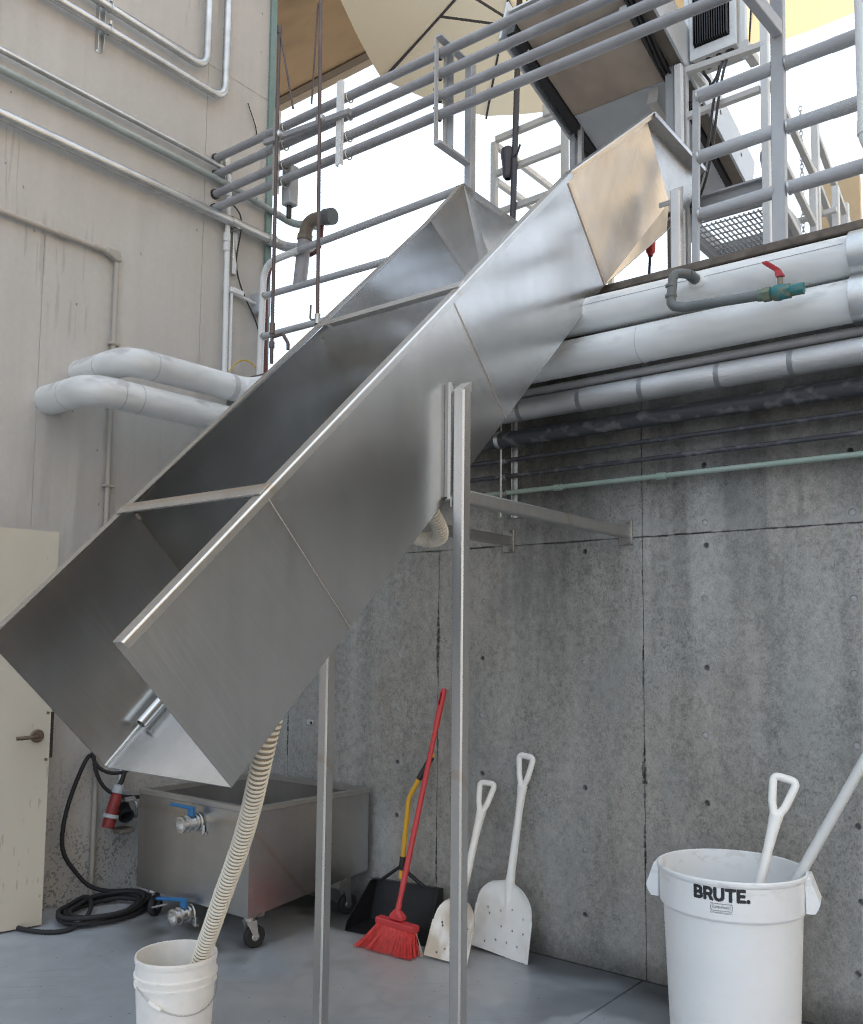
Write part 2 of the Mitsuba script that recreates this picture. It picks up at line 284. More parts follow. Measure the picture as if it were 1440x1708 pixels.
plain('mat_black_pipe', proc(lambda p, n, uv: mix(mi.Color3f(0.045, 0.048, 0.056), mi.Color3f(0.20, 0.20, 0.21), smoothstep(0.50, 0.74, fbm(p.x * 22, p.y * 22, p.z * 22, 4)) * 0.45)), 0.5, 0.4)
plain('mat_green_pipe', proc(lambda p, n, uv: mix(mi.Color3f(0.21, 0.30, 0.26), mi.Color3f(0.30, 0.36, 0.32), fbm(p.x * 5, p.y * 20, p.z * 20, 3))), 0.55, 0.4)
plain('mat_teal', (0.16, 0.24, 0.23), 0.5, 0.4)
plain('mat_cover_edge', proc(lambda p, n, uv: mi.Color3f(0.13, 0.115, 0.10) * (0.5 + 1.0 * fbm(p.x * 30, p.y * 30, p.z * 30, 3))), 0.85, 0.2)
plain('mat_conduit_beige', (0.34, 0.315, 0.28), 0.55, 0.4)
plain('mat_conduit_green', proc(lambda p, n, uv: mi.Color3f(0.26, 0.30, 0.295) * (0.8 + 0.4 * fbm(p.x * 6, p.y * 6, p.z * 20, 3))), 0.45, 0.5)
plain('mat_white_paint', (0.62, 0.64, 0.65), 0.45, 0.5)
plain('mat_copper', proc(lambda p, n, uv: mix(mi.Color3f(0.07, 0.06, 0.065), mi.Color3f(0.15, 0.115, 0.11), fbm(p.x * 9, p.y * 9, p.z * 6, 3))), 0.5, 0.4, 0.3)
plain('mat_maroon', (0.13, 0.05, 0.05), 0.5, 0.4)
plain('mat_black', (0.018, 0.018, 0.02), 0.45, 0.5)
plain('mat_black_plastic', (0.012, 0.012, 0.014), 0.4, 0.5)
plain('mat_rubber', (0.025, 0.025, 0.027), 0.7, 0.3)
def white_dirt(p, n, uv):
    s = smoothstep(0.5, 0.72, fbm(p.x * 7, p.y * 7, p.z * 5, 4)); return mix(mi.Color3f(0.78, 0.775, 0.75), mi.Color3f(0.50, 0.45, 0.38), s * 0.3)
plain('mat_white_plastic', proc(white_dirt), 0.38, 0.5)
def white_stained(p, n, uv):
    s = smoothstep(0.38, 0.62, fbm(p.x * 9, p.y * 9, p.z * 4, 4)) * smoothstep(0.45, 0.3, p.z); return mix(mi.Color3f(0.75, 0.735, 0.69), mi.Color3f(0.42, 0.33, 0.23), s * 0.75)
plain('mat_white_stained', proc(white_stained), 0.45, 0.45)
def can_col(p, n, uv):
    v = 0.97 + 0.08 * (fbm(p.x * 5, p.y * 5, p.z * 3, 3) - 0.5); sc = smoothstep(0.60, 0.72, fbm(p.x * 24, p.y * 24, p.z * 40, 3)) * (0.08 + 0.6 * smoothstep(0.6, 0.68, p.z))
    return mix(mi.Color3f(0.76, 0.77, 0.77) * v, mi.Color3f(0.5, 0.48, 0.45), sc * 0.5)
plain('mat_can', proc(can_col), 0.40, 0.5)
plain('mat_bucket', proc(lambda p, n, uv: mix(mi.Color3f(0.74, 0.73, 0.70) * (0.95 + 0.1 * fbm(p.x * 9, p.y * 9, p.z * 4, 3)), mi.Color3f(0.46, 0.43, 0.38), smoothstep(0.62, 0.74, fbm(p.x * 30, p.y * 30, p.z * 22, 4)) * 0.14)), 0.35, 0.5)
plain('mat_pole', (0.52, 0.53, 0.52), 0.45, 0.5)
plain('mat_red', (0.50, 0.045, 0.05), 0.42, 0.5)
plain('mat_red_bristle', proc(lambda p, n, uv: mi.Color3f(0.60, 0.055, 0.05) * (0.75 + 0.5 * noise(p.x * 160, p.y * 160, 2.0))), 0.5, 0.4)
plain('mat_red_plug', proc(lambda p, n, uv: mi.Color3f(0.22, 0.03, 0.028) * (0.6 + 0.7 * fbm(p.x * 20, p.y * 20, p.z * 20, 3))), 0.5, 0.4)
plain('mat_red_handle', (0.36, 0.03, 0.04), 0.4, 0.5)
plain('mat_yellow', (0.62, 0.34, 0.02), 0.4, 0.5)
plain('mat_blue', (0.02, 0.12, 0.29), 0.4, 0.5)
plain('mat_hose_cream', (0.70, 0.665, 0.57), 0.4, 0.5)
plain('mat_hose_brown', (0.26, 0.205, 0.14), 0.45, 0.5)
plain('mat_door', proc(lambda p, n, uv: mix(mi.Color3f(0.475, 0.43, 0.35) * (0.92 + 0.16 * fbm(p.y * 3, p.z * 2, 1.0, 4)), mi.Color3f(0.12, 0.10, 0.08), smoothstep(0.72, 0.80, fbm(p.y * 70, p.z * 12, 3.0, 4)) * smoothstep(0.62, 0.74, fbm(p.y * 3, p.z * 3, 7.0, 2)) * 0.35)), 0.5, 0.4)
plain('mat_bronze', (0.14, 0.105, 0.075), 0.4, 0.5, 0.6)
plain('mat_soffit', proc(lambda p, n, uv: mi.Color3f(0.40, 0.27, 0.155) * (0.75 + 0.5 * fbm(p.x * 2.0, p.y * 5, 1.0, 4))), 0.6, 0.3)
plain('mat_fascia', (0.42, 0.34, 0.25), 0.6, 0.3)
mat('mat_canopy', {'type': 'principledthin', 'base_color': rgb(0.66, 0.575, 0.42), 'roughness': 0.8, 'diff_trans': 0.9, 'spec_trans': 0.0, 'eta': 1.3})
mat('mat_canopy_white', {'type': 'principledthin', 'base_color': rgb(0.80, 0.645, 0.40), 'roughness': 0.8, 'diff_trans': 1.2, 'spec_trans': 0.0, 'eta': 1.3})
plain('mat_umbrella_pole', (0.05, 0.05, 0.065), 0.4, 0.5)
plain('mat_belt', proc(lambda p, n, uv: mix(mi.Color3f(0.44, 0.37, 0.305), mi.Color3f(0.32, 0.26, 0.215), smoothstep(0.35, 0.7, fbm(p.x * 5, p.y * 3, p.z * 3, 4)))), 0.6, 0.35)
plain('mat_alu', proc(lambda p, n, uv: mi.Color3f(0.50, 0.53, 0.56) * (0.88 + 0.24 * fbm(p.x * 5, p.y * 5, p.z * 5, 3))), 0.4, 0.5, 0.25)
plain('mat_box', (0.50, 0.50, 0.485), 0.45, 0.5)
plain('mat_tan_board', (0.60, 0.47, 0.30), 0.7, 0.3)
plain('mat_verdigris', proc(lambda p, n, uv: mix(mi.Color3f(0.03, 0.15, 0.16), mi.Color3f(0.13, 0.15, 0.11), smoothstep(0.4, 0.62, fbm(p.x * 30, p.y * 30, p.z * 30, 3)))), 0.6, 0.4)
plain('mat_hole', (0.03, 0.03, 0.03), 0.9, 0.1)
plain('mat_plug', proc(lambda p, n, uv: mi.Color3f(0.31, 0.315, 0.31) * (0.7 + 0.6 * fbm(p.x * 40, p.z * 40, 1.0, 3))), 0.85, 0.2)
plain('mat_ring', proc(lambda p, n, uv: mi.Color3f(0.30, 0.305, 0.30) * (0.7 + 0.6 * fbm(p.x * 60, p.z * 60, 1.0, 3))), 0.9, 0.15)
plain('mat_yellow_cable', (0.55, 0.36, 0.05), 0.5, 0.4)
plain('mat_bounce_wall', proc(lambda p, n, uv: mi.Color3f(0.42, 0.38, 0.315) * (0.9 + 0.2 * fbm(p.y * 0.9, p.z * 0.9, 1.0, 3))), 0.8, 0.2)
plain('mat_dark_glass', (0.03, 0.035, 0.04), 0.1, 0.5)

# ------------------------------------------------------------------ ground, terrace
k = put('ground', span(-400, 400, -400, 400, -0.6, -0.024), 'mat_ground'); labels[k] = {'kind': 'structure', 'label': 'pale paved ground around the courtyard'}
fl = thing('courtyard_floor', 'blue grey painted concrete floor below the steel chute', None, None, 'structure')
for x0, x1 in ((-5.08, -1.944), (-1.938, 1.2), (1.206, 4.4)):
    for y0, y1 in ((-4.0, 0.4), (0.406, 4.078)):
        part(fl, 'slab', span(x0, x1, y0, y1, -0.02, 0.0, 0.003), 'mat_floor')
k = put('upper_terrace', span(-60, 60, 4.46, 90, -0.02, 3.30), 'mat_ground'); labels[k] = {'kind': 'structure', 'label': 'upper yard level held by the concrete wall'}

# ------------------------------------------------------------------ concrete retaining wall: cast panels with tie holes
rw = thing('retaining_wall', 'grey cast concrete retaining wall behind the shovels and white can', 'wall')
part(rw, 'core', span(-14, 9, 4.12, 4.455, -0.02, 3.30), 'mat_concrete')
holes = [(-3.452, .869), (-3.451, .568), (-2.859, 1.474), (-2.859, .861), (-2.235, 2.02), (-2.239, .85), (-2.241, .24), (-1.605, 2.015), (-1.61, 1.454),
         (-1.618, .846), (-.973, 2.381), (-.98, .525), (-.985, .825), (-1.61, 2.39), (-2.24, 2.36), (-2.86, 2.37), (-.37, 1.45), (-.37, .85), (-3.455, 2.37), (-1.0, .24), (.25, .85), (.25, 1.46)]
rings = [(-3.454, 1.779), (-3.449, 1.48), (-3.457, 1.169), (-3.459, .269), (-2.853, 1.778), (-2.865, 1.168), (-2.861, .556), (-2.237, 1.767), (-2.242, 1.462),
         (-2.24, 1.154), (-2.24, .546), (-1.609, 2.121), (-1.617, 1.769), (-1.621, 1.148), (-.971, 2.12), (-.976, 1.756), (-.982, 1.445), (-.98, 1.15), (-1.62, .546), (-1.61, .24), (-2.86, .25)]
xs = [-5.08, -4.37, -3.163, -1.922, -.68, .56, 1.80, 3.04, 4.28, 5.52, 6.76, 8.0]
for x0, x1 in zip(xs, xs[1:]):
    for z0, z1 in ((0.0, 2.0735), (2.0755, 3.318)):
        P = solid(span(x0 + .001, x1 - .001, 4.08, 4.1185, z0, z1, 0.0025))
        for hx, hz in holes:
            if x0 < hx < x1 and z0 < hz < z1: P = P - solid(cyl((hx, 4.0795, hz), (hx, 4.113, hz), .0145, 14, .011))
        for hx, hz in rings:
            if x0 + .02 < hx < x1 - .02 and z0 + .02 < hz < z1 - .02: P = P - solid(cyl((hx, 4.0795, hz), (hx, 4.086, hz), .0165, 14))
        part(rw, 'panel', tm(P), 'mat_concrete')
for hx, hz in rings:
    part(rw, 'tie_hole_plug', lathe([(0, .0805), (.006, .0805), (.0135, .0825), (.0145, .088)], (hx, 4.0 + 0.0015, hz), (0, 1, 0), 16), 'mat_plug')
part(rw, 'coping', span(-5.075, 9, 4.045, 4.47, 3.3195, 3.362, 0.006), 'mat_cover_edge', label='dark weathered edge strip along the wall top')
k = thing('wall_clip', 'small pale pipe clip screwed to the concrete above the tank', 'clip')
part(k, 'plate', box((-4.16, 4.072, 1.052), (.055, .010, .03), .003), 'mat_grey_paint'); part(k, 'screw', cyl((-4.145, 4.068, 1.05), (-4.145, 4.06, 1.05), .008), 'mat_black')

# ------------------------------------------------------------------ beige building on the left
bl = thing('beige_building', 'beige painted concrete building with pipes along its wall', 'building')
B = solid(span(-16, -5.08, -12, 4.42, -0.02, 7.0))
B = B - solid(span(-5.6, -5.0, 1.80, 2.72, -0.1, 2.16))
for yj, za, zb in ((2.69, 2.2, 3.95), (3.83, 0, 7.1), (1.48, 0, 7.1), (.26, 0, 7.1)): B = B - solid(span(-5.084, -5.0, yj, yj + .005, za, zb))
B = B - solid(span(-5.0835, -5.0, -12.1, 4.5, 5.62, 5.625))
part(bl, 'wall', tm(B), 'mat_beige_wall')
part(bl, 'corner_trim', cat(span(-5.079, -5.055, 4.385, 4.44, 3.36, 7.0, .003), span(-5.14, -5.079, 4.421, 4.44, 3.36, 7.0, .003)), 'mat_teal', label='teal metal corner strip of the beige wall')
part(bl, 'roof_soffit', cat(span(-16.5, -4.55, 4.30, 5.98, 7.0, 7.12), span(-16.5, -4.9, -12.5, 4.298, 7.0, 7.12)), 'mat_soffit', label='brown plywood underside of the roof overhang')
part(bl, 'fascia', span(-16.5, -4.53, 5.985, 6.075, 6.985, 7.2, .004), 'mat_fascia')
part(bl, 'fascia', span(-16.5, -4.55, 5.90, 5.98, 6.985, 6.998, .002), 'mat_bronze')
# door ajar, free edge towards the corner
dh = V3(-4.985, 1.82, 0); dd = unit(V3(-4.805, 2.715, 0) - dh); dn = np.cross(dd, (0, 0, 1)); 
def dpt(a, z, o=0.0): return dh + dd * a + V3(0, 0, z) + dn * o
dr_ = part(bl, 'door', hull([dpt(a, z, o) for a in (0, .912) for z in (.012, 2.152) for o in (0, -.045)]), 'mat_door', label='scuffed cream door standing slightly open')
part(dr_, 'rose', lathe([(0, .012), (.030, .012), (.036, .006), (.036, 0), (.032, -.001)], dpt(.842, 1.025, .001), dn, 28), 'mat_bronze', 40)
part(dr_, 'lever', sweep(fillet([dpt(.842, 1.025, .01), dpt(.842, 1.025, .052), dpt(.80, 1.024, .056), dpt(.722, 1.021, .052)], .02), .0105, 10), 'mat_bronze', 40)
part(dr_, 'latch_guard', hull([dpt(a, z, o) for a in (.9125, .935) for z in (.90, 1.15) for o in (-.018, -.03)]), 'mat_black')
part(dr_, 'bolt', cyl(dpt(.895, 1.148, 0), dpt(.895, 1.148, .006), .008), 'mat_bronze'); part(dr_, 'bolt', cyl(dpt(.895, .895, 0), dpt(.895, .895, .006), .008), 'mat_bronze')

# ------------------------------------------------------------------ conduits on the beige wall
XW = -5.08
def clampset(th, y, z, x, r, up=True):
    part(th, 'clamp', torus((x, y, z), r + .003, .004, (0, 1, 0), 18, 6), 'mat_galvanised', 40)
    part(th, 'clamp_bolt', cyl((x + .012, y, z + r + .004), (x + .012, y, z + r + .028), .011, 8), 'mat_steel')
def strutv(th, x, y, z0, z1, w=.041, d=.04, name='strut'):
    part(th, name, cat(span(x, x + .003, y - w / 2, y + w / 2, z0, z1), span(x + .003, x + d, y - w / 2, y - w / 2 + .003, z0, z1), span(x + .003, x + d, y + w / 2 - .003, y + w / 2, z0, z1)), 'mat_galvanised')
t1 = thing('steel_conduit', 'thick silver conduit bending upward, inner one of the two bends high on the beige wall', 'conduit', 'silver conduits on the beige wall')
part(t1, 'tube', pipe([(-5.02, -3, 5.585), (-5.02, 2.9, 5.545), (-5.02, 3.775, 5.525), (-5.02, 3.78, 7.0)], .0265, .13), 'mat_galvanised', 40)
t2 = thing('steel_conduit', 'thick silver conduit bending upward, outer and lower of the two bends', 'conduit', 'silver conduits on the beige wall')
part(t2, 'tube', pipe([(-5.02, -3, 5.40), (-5.02, 3.0, 5.392), (-5.02, 3.94, 5.382), (-5.02, 3.945, 7.0)], .0275, .13), 'mat_galvanised', 40)
for t, z in ((t1, 5.545), (t2, 5.392)): clampset(t, 3.02, z, -5.02, .028)
strutv(t2, -5.08, 2.98, 5.25, 5.66)
for t_, z_ in ((t1, 5.56), (t2, 5.395)):
    for y_ in (1.6, 2.35): part(t_, 'coupling', cyl((-5.02, y_, z_ + (.005 if t_ == t1 else .003)), (-5.02, y_ + .07, z_ + (.004 if t_ == t1 else .003)), .0315), 'mat_galvanised', 40)
t = thing('steel_conduit', 'thin silver conduit running along the beige wall to the pipe rack', 'conduit', 'silver conduits on the beige wall')
part(t, 'tube', pipe([(-5.03, -3, 4.97), (-5.03, 3.97, 4.888)], .018), 'mat_galvanised', 40); part(t, 'fitting', cyl((-5.03, 3.955, 4.889), (-5.03, 4.02, 4.888), .024), 'mat_galvanised', 40)
t = thing('painted_conduit', 'grey green painted conduit between two silver ones on the beige wall', 'conduit')
part(t, 'tube', pipe([(-5.03, -3, 4.82), (-5.03, 4.0, 4.785), (-5.03, 4.50, 4.742)], .0225), 'mat_conduit_green', 40)
part(t, 'coupling', cyl((-5.03, 4.24, 4.765), (-5.03, 4.30, 4.76), .029), 'mat_conduit_green', 40)
part(t, 'elbow', pipe([(-5.03, 4.47, 4.745), (-5.03, 4.62, 4.73), (-4.80, 4.66, 4.66)], .027, .1), 'mat_conduit_green', 40)
t = thing('steel_conduit', 'thickest straight silver conduit, lowest of the three long ones on the wall', 'conduit', 'silver conduits on the beige wall')
part(t, 'tube', pipe([(-5.015, -3, 4.53), (-5.015, 4.40, 4.516)], .035), 'mat_galvanised', 40)
part(t, 'coupling', cyl((-5.015, 4.02, 4.517), (-5.015, 4.09, 4.517), .040), 'mat_galvanised', 40); part(t, 'coupling', cyl((-5.015, 4.36, 4.516), (-5.015, 4.43, 4.516), .044), 'mat_galvanised', 40)
part(t, 'elbow', pipe([(-5.015, 4.41, 4.516), (-5.01, 4.53, 4.51), (-4.72, 4.56, 4.42)], .036, .1), 'mat_grey_paint', 40)
part(t, 'strap', span(-5.078, -4.972, 4.045, 4.075, 4.468, 4.474), 'mat_galvanised')
t = thing('beige_conduit', 'thin beige conduit with a corner fitting and a vertical drop above the door', 'conduit')
part(t, 'tube', pipe([(-5.05, -3, 3.965), (-5.05, 3.09, 3.978)], .0165), 'mat_conduit_beige', 40); part(t, 'tube', pipe([(-5.05, 3.157, 3.955), (-5.05, 3.157, 0.0)], .016), 'mat_conduit_beige', 40)
part(t, 'corner_fitting', hull(np.vstack([box((-5.045, 3.12, 3.978), (.05, .10, .045), .01).vertices, box((-5.045, 3.157, 3.945), (.048, .044, .03), .008).vertices])), 'mat_conduit_beige')
part(t, 'coupling', cyl((-5.05, 2.76, 3.976), (-5.05, 2.82, 3.977), .022), 'mat_conduit_beige', 40); part(t, 'coupling', cyl((-5.05, 3.0, 3.977), (-5.05, 3.04, 3.978), .022), 'mat_conduit_beige', 40)
part(t, 'strap', box((-5.05, 3.16, 2.50), (.045, .07, .018), .004), 'mat_conduit_beige'); part(t, 'strap', box((-5.05, 3.16, 3.40), (.045, .07, .018), .004), 'mat_conduit_beige')
t = thing('white_conduit', 'white vertical conduit on the beige wall, thicker of the pair', 'conduit')
part(t, 'tube', pipe([(-5.035, 4.005, 4.86), (-5.035, 4.02, 3.38)], .0185), 'mat_white_paint', 40)
for z in (4.73, 4.40, 4.33): part(t, 'coupling', cyl((-5.035, 4.006, z - .03), (-5.035, 4.006, z + .03), .0245), 'mat_white_paint', 40)
part(t, 'strut', span(-5.078, -5.045, 4.072, 4.11, 4.16, 4.52, .003), 'mat_galvanised'); part(t, 'strut', span(-5.078, -5.045, 3.985, 4.026, 4.80, 5.02, .003), 'mat_galvanised')
t = thing('white_conduit', 'thin white conduit with elbow leading to a grey junction box', 'conduit')
part(t, 'tube', pipe([(-5.035, 4.062, 3.38), (-5.035, 4.062, 4.02), (-5.035, 4.30, 3.998)], .0115, .02), 'mat_white_paint', 40)
part(t, 'elbow_box', box((-5.035, 4.10, 4.03), (.045, .12, .04), .006), 'mat_white_paint'); part(t, 'junction_box', span(-5.079, -5.0, 4.28, 4.40, 3.93, 4.08, .004), 'mat_grey_paint')
k = put('black_cable', sweep(spline([(-5.04, 4.05, 4.66), (-5.0, 4.10, 4.56), (-5.02, 4.105, 4.41), (-5.05, 4.11, 4.24), (-5.05, 4.215, 4.0), (-5.03, 4.29, 3.86), (-5.02, 4.33, 3.60), (-5.0, 4.30, 3.42)], 50), .0055, 7), 'mat_black', None, 40)
labels[k] = {'label': 'thin black cable hanging down the beige wall near its corner', 'category': 'cable'}
k = put('yellow_cable', sweep(spline([(-5.0, 4.03, 3.40), (-5.0, 4.09, 3.50), (-4.98, 4.15, 3.535), (-4.96, 4.22, 3.51), (-4.95, 4.27, 3.44), (-4.93, 4.24, 3.37)], 40), .005, 7), 'mat_yellow_cable', None, 40)
labels[k] = {'label': 'looped yellow cable at the foot of the white conduits', 'category': 'cable'}
# wall details drawn on the corner
k = put('wire_tail', sweep(spline([(-5.068, 4.19, 5.50), (-5.06, 4.21, 5.44), (-5.065, 4.25, 5.38), (-5.07, 4.28, 5.27)], 20), .004, 6), 'mat_black', None, 40)
labels[k] = {'label': 'short black wire end sticking out of the beige wall', 'category': 'wire'}

# ------------------------------------------------------------------ big insulated pipes
def insul(name, label, path, r, bend, seams, group='white insulated pipes'):
    t = thing(name, label, 'pipe', group)
    part(t, 'jacket', pipe(path, r, bend, 36), 'mat_insulation', 40)
    for a, b in seams: part(t, 'seam_band', cyl(a, b, r + .0012, 36), 'mat_seam', 40)
    return t
pa = insul('insulated_pipe', 'white insulated pipe, upper of the two along the top of the concrete wall', [(-5.2, 2.97, 3.17), (-4.55, 2.94, 3.15), (-4.55, 3.84, 3.165), (-2.0, 3.84, 3.137), (-0.80, 3.84, 3.125)], .084, .125,
           [((-4.80, 2.952, 3.158), (-4.792, 2.951, 3.158)), ((-4.55, 3.10, 3.153), (-4.55, 3.108, 3.153)), ((-4.55, 3.66, 3.162), (-4.55, 3.70, 3.1625))])
pb = insul('insulated_pipe', 'white insulated pipe, lower of the two along the concrete wall', [(-5.2, 2.77, 2.965), (-4.57, 2.73, 2.94), (-4.57, 3.84, 2.955), (-2.0, 3.84, 2.945), (-0.80, 3.84, 2.940)], .087, .13,
           [((-4.82, 2.746, 2.950), (-4.812, 2.7455, 2.9497)), ((-4.57, 2.90, 2.9425), (-4.57, 2.908, 2.9426)), ((-1.80, 3.84, 2.9425), (-1.796, 3.84, 2.9425)), ((-4.57, 3.02, 2.9435), (-4.57, 3.026, 2.9435))])
for t, z, r in ((pa, 3.125, .084), (pb, 2.940, .087)):
    part(t, 'end_collar', cyl((-0.885, 3.84, z), (-0.70, 3.84, z), r + .012, 36), 'mat_galvanised', 40, label='bare metal collar on the white pipe')
    part(t, 'jacket', pipe([(-.70, 3.84, z), (4.5, 3.84, z)], r, 0, 36), 'mat_insulation', 40)
part(pa, 'lap_seam', bar((-2.6, 3.760, 3.167), (-.9, 3.760, 3.152), .002, .003, (0, 0, 1), .0005), 'mat_foil_tape')
t = thing('foil_pipe', 'silver foil wrapped pipe with dark tape bands under the white pipes', 'pipe')
part(t, 'jacket', pipe([(-4.6, 3.85, 2.735), (4.5, 3.85, 2.728)], .055, 0, 32), 'mat_foil', 40)
from_px = [-2.46, -2.12, -1.80, -1.44, -1.13, -.82, -.5, -.18]
for x in from_px: part(t, 'tape_band', cyl((x - .011, 3.85, 2.7315), (x + .011, 3.85, 2.7315), .0562, 32), 'mat_foil_tape', 40)
t = thing('grey_pipe', 'thin grey pipe squeezed between the foil pipe and the white pipe', 'pipe')
part(t, 'tube', pipe([(-4.6, 3.93, 2.842), (4.5, 3.93, 2.838)], .020, 0, 16), 'mat_grey_paint', 40)
t = thing('black_pipe', 'thick mottled black pipe close under the foil pipe', 'pipe', 'black pipes on the concrete wall')
part(t, 'tube', pipe([(-4.6, 3.985, 2.632), (4.5, 3.985, 2.624)], .040, 0, 20), 'mat_black_pipe', 40)
for nm, z, lab in (('black_pipe', 2.528, 'thin black pipe, upper of the two slender ones on the concrete'), ('black_pipe', 2.441, 'thin black pipe just above the pale green one')):
    t = thing(nm, lab, 'pipe', 'black pipes on the concrete wall')
    part(t, 'tube', pipe([(-4.6, 4.03, z + .002), (4.5, 4.03, z - .002)], .0115, 0, 12), 'mat_black_pipe', 40)
t = thing('green_pipe', 'thin pale green pipe with couplings, lowest on the concrete wall', 'pipe')
part(t, 'tube', pipe([(-4.6, 4.035, 2.356), (4.5, 4.035, 2.350)], .0125, 0, 12), 'mat_green_pipe', 40)
for x in (-2.36, -1.80, -.6): part(t, 'coupling', cyl((x - .022, 4.035, 2.353), (x + .022, 4.035, 2.353), .0175, 12), 'mat_green_pipe', 40)
t = thing('pipe_strut', 'grey steel strut with pipe clamps on the concrete above the wall brace', 'bracket')
part(t, 'channel', cat(span(-2.655, -2.615, 4.062, 4.079, 2.22, 3.0), span(-2.655, -2.648, 4.045, 4.061, 2.22, 3.0), span(-2.622, -2.615, 4.045, 4.061, 2.22, 3.0)), 'mat_galvanised')
part(t, 'rod', cyl((-2.69, 4.0, 2.22), (-2.69, 4.0, 2.95), .0065, 10), 'mat_galvanised', 40)
for z, r, y in ((2.528, .013, 4.03), (2.441, .013, 4.03), (2.353, .0145, 4.035), (2.63, .042, 3.985)):
    part(t, 'clamp', cyl((-2.70, y, z), (-2.675, y, z), r + .006, 16), 'mat_galvanised', 40)

# ------------------------------------------------------------------ sampling valve on the upper white pipe
t = thing('drain_valve', 'dark grey pipe with corroded green brass valve and red lever on the white pipe', 'valve')
part(t, 'flange', lathe([(0, .012), (.030, .012), (.034, .004), (.034, -.02)], (-1.50, 3.748, 3.142), (0, -1, 0), 24), 'mat_white_paint', 40)
part(t, 'nipple', cyl((-1.50, 3.75, 3.142), (-1.50, 3.665, 3.146), .020), 'mat_pvc_dark', 40)
for y in (3.735, 3.722, 3.709, 3.696, 3.683): part(t, 'nipple_thread', torus((-1.50, y, 3.144), .0205, .0028, (0, 1, 0), 18, 6), 'mat_pvc_dark', 40)
part(t, 'tube', pipe([(-1.50, 3.672, 3.146), (-1.55, 3.62, 3.148), (-1.562, 3.615, 3.00), (-1.50, 3.625, 2.985), (-1.165, 3.65, 2.972)], .0205, .05, 18), 'mat_pvc_dark', 40)
for a, b in (((-1.558, 3.617, 3.095), (-1.559, 3.617, 3.085)), ((-1.560, 3.616, 3.05), (-1.5605, 3.616, 3.04))): part(t, 'collar', cyl(a, b, .025, 18), 'mat_pvc_dark', 40)
part(t, 'valve_body', cat(cyl((-1.20, 3.648, 2.973), (-1.175, 3.65, 2.972), .026, 8), cyl((-1.18, 3.65, 2.972), (-1.15, 3.65, 2.971), .030, 6), lathe([(.018, -.035), (.030, -.02), (.034, 0), (.030, .02), (.018, .035)], (-1.12, 3.655, 2.97), (1, .05, 0), 14), cyl((-1.10, 3.656, 2.969), (-1.075, 3.657, 2.969), .030, 6), cyl((-1.08, 3.657, 2.969), (-1.025, 3.66, 2.968), .0235, 12)), 'mat_verdigris', 30)
part(t, 'stem', cyl((-1.115, 3.655, 2.995), (-1.115, 3.655, 3.03), .011), 'mat_taupe')
part(t, 'lever', hull(np.vstack([box((-1.113, 3.652, 3.036), (.03, .024, .006)).vertices, box((-1.122, 3.65, 3.062), (.022, .022, .004)).vertices])), 'mat_red_handle')
part(t, 'lever', hull(np.vstack([box((-1.122, 3.65, 3.062), (.022, .022, .004)).vertices, box((-1.165, 3.635, 3.098), (.02, .020, .006)).vertices])), 'mat_red_handle')

# ------------------------------------------------------------------ stainless chute
TH = math.radians(44.0); tv = V3(0, math.cos(TH), math.sin(TH)); dv = V3(0, math.sin(TH), -math.cos(TH)); A0 = V3(0, 1.325, 1.551); DD = .565; XN = -2.065
def cp(x, s, d): return A0 + tv * s + dv * d + V3(x, 0, 0)
xft = lambda s: -2.716 - .028 * s - .046 * max(0, s - 1.93)
xfb = lambda s: -2.690 - .028 * s + .023 * max(0, s - 1.93)
ch = thing('stainless_chute', 'large open stainless steel chute sloping down from the upper platform on square legs', 'chute')
S = [0.0, .66, 1.93, 3.15]
for a, b in zip(S, S[1:]):
    m, uv = sheet([cp(XN, a, 0), cp(XN, b, 0), cp(XN, b, DD), cp(XN, a, DD)], .0015, (1, 0, 0), dv); part(ch, 'side_panel', m, 'mat_chute' if a < 1.5 else 'mat_chute_upper', uv=uv)
    m, uv = sheet([cp(XN - .0016, a, 0), cp(XN - .0016, b, 0), cp(XN - .0016, b, DD), cp(XN - .0016, a, DD)], .0014, (1, 0, 0), dv); part(ch, 'side_liner', m, 'mat_chute_inner', uv=uv)
    vs, fs, us = [], [], []; ns, nd = 17, 7
    for off in (0.0, -.003):
        o_ = len(vs)
        for i in range(ns):
            for j in range(nd):
                q, w = a + (b - a) * i / (ns - 1), j / (nd - 1); vs.append(cp(xft(q) * (1 - w) + xfb(q) * w + off, q, DD * w)); us.append((DD * w, q))
        for i in range(ns - 1):
            for j in range(nd - 1):
                k = o_ + i * nd + j; f4 = [[k, k + 1, k + nd + 1], [k, k + nd + 1, k + nd]]; fs += [t_[::-1] for t_ in f4] if off == 0 else f4
    part(ch, 'side_panel', (np.array(vs), np.array(fs)), 'mat_chute_inner' if a > .3 else 'mat_chute_low', True, uv=np.array(us))
    m, uv = sheet([cp(XN - .003, a, DD), cp(XN - .003, b, DD), cp(xfb(b), b, DD), cp(xfb(a), a, DD)], .003, -dv, tv); part(ch, 'floor_panel', m, 'mat_chute_inner' if a > .3 else 'mat_chute_low', uv=uv)
for s in S[1:3]: part(ch, 'weld_seam', cyl(cp(XN + .0005, s, .02), cp(XN + .0005, s, DD), .0022, 8), 'mat_polished', 40)
for s in S[1:3]: part(ch, 'inner_seam', hull([cp(xft(s) - .001 + q_, s + w_, d_) for q_ in (0, .0035) for w_ in (-.006, .006) for d_ in (.03, DD - .01)]), 'mat_weathered')
part(ch, 'weld_seam', cyl(cp(XN + .0005, 3.15, .02), cp(XN + .0005, 3.15, DD), .005, 8), 'mat_steel', 40)
part(ch, 'weld_seam', cyl(cp(xfb(0) + .002, 0.0, DD - .003), cp(xfb(3.1) + .002, 3.1, DD - .003), .006, 8), 'mat_polished', 40)
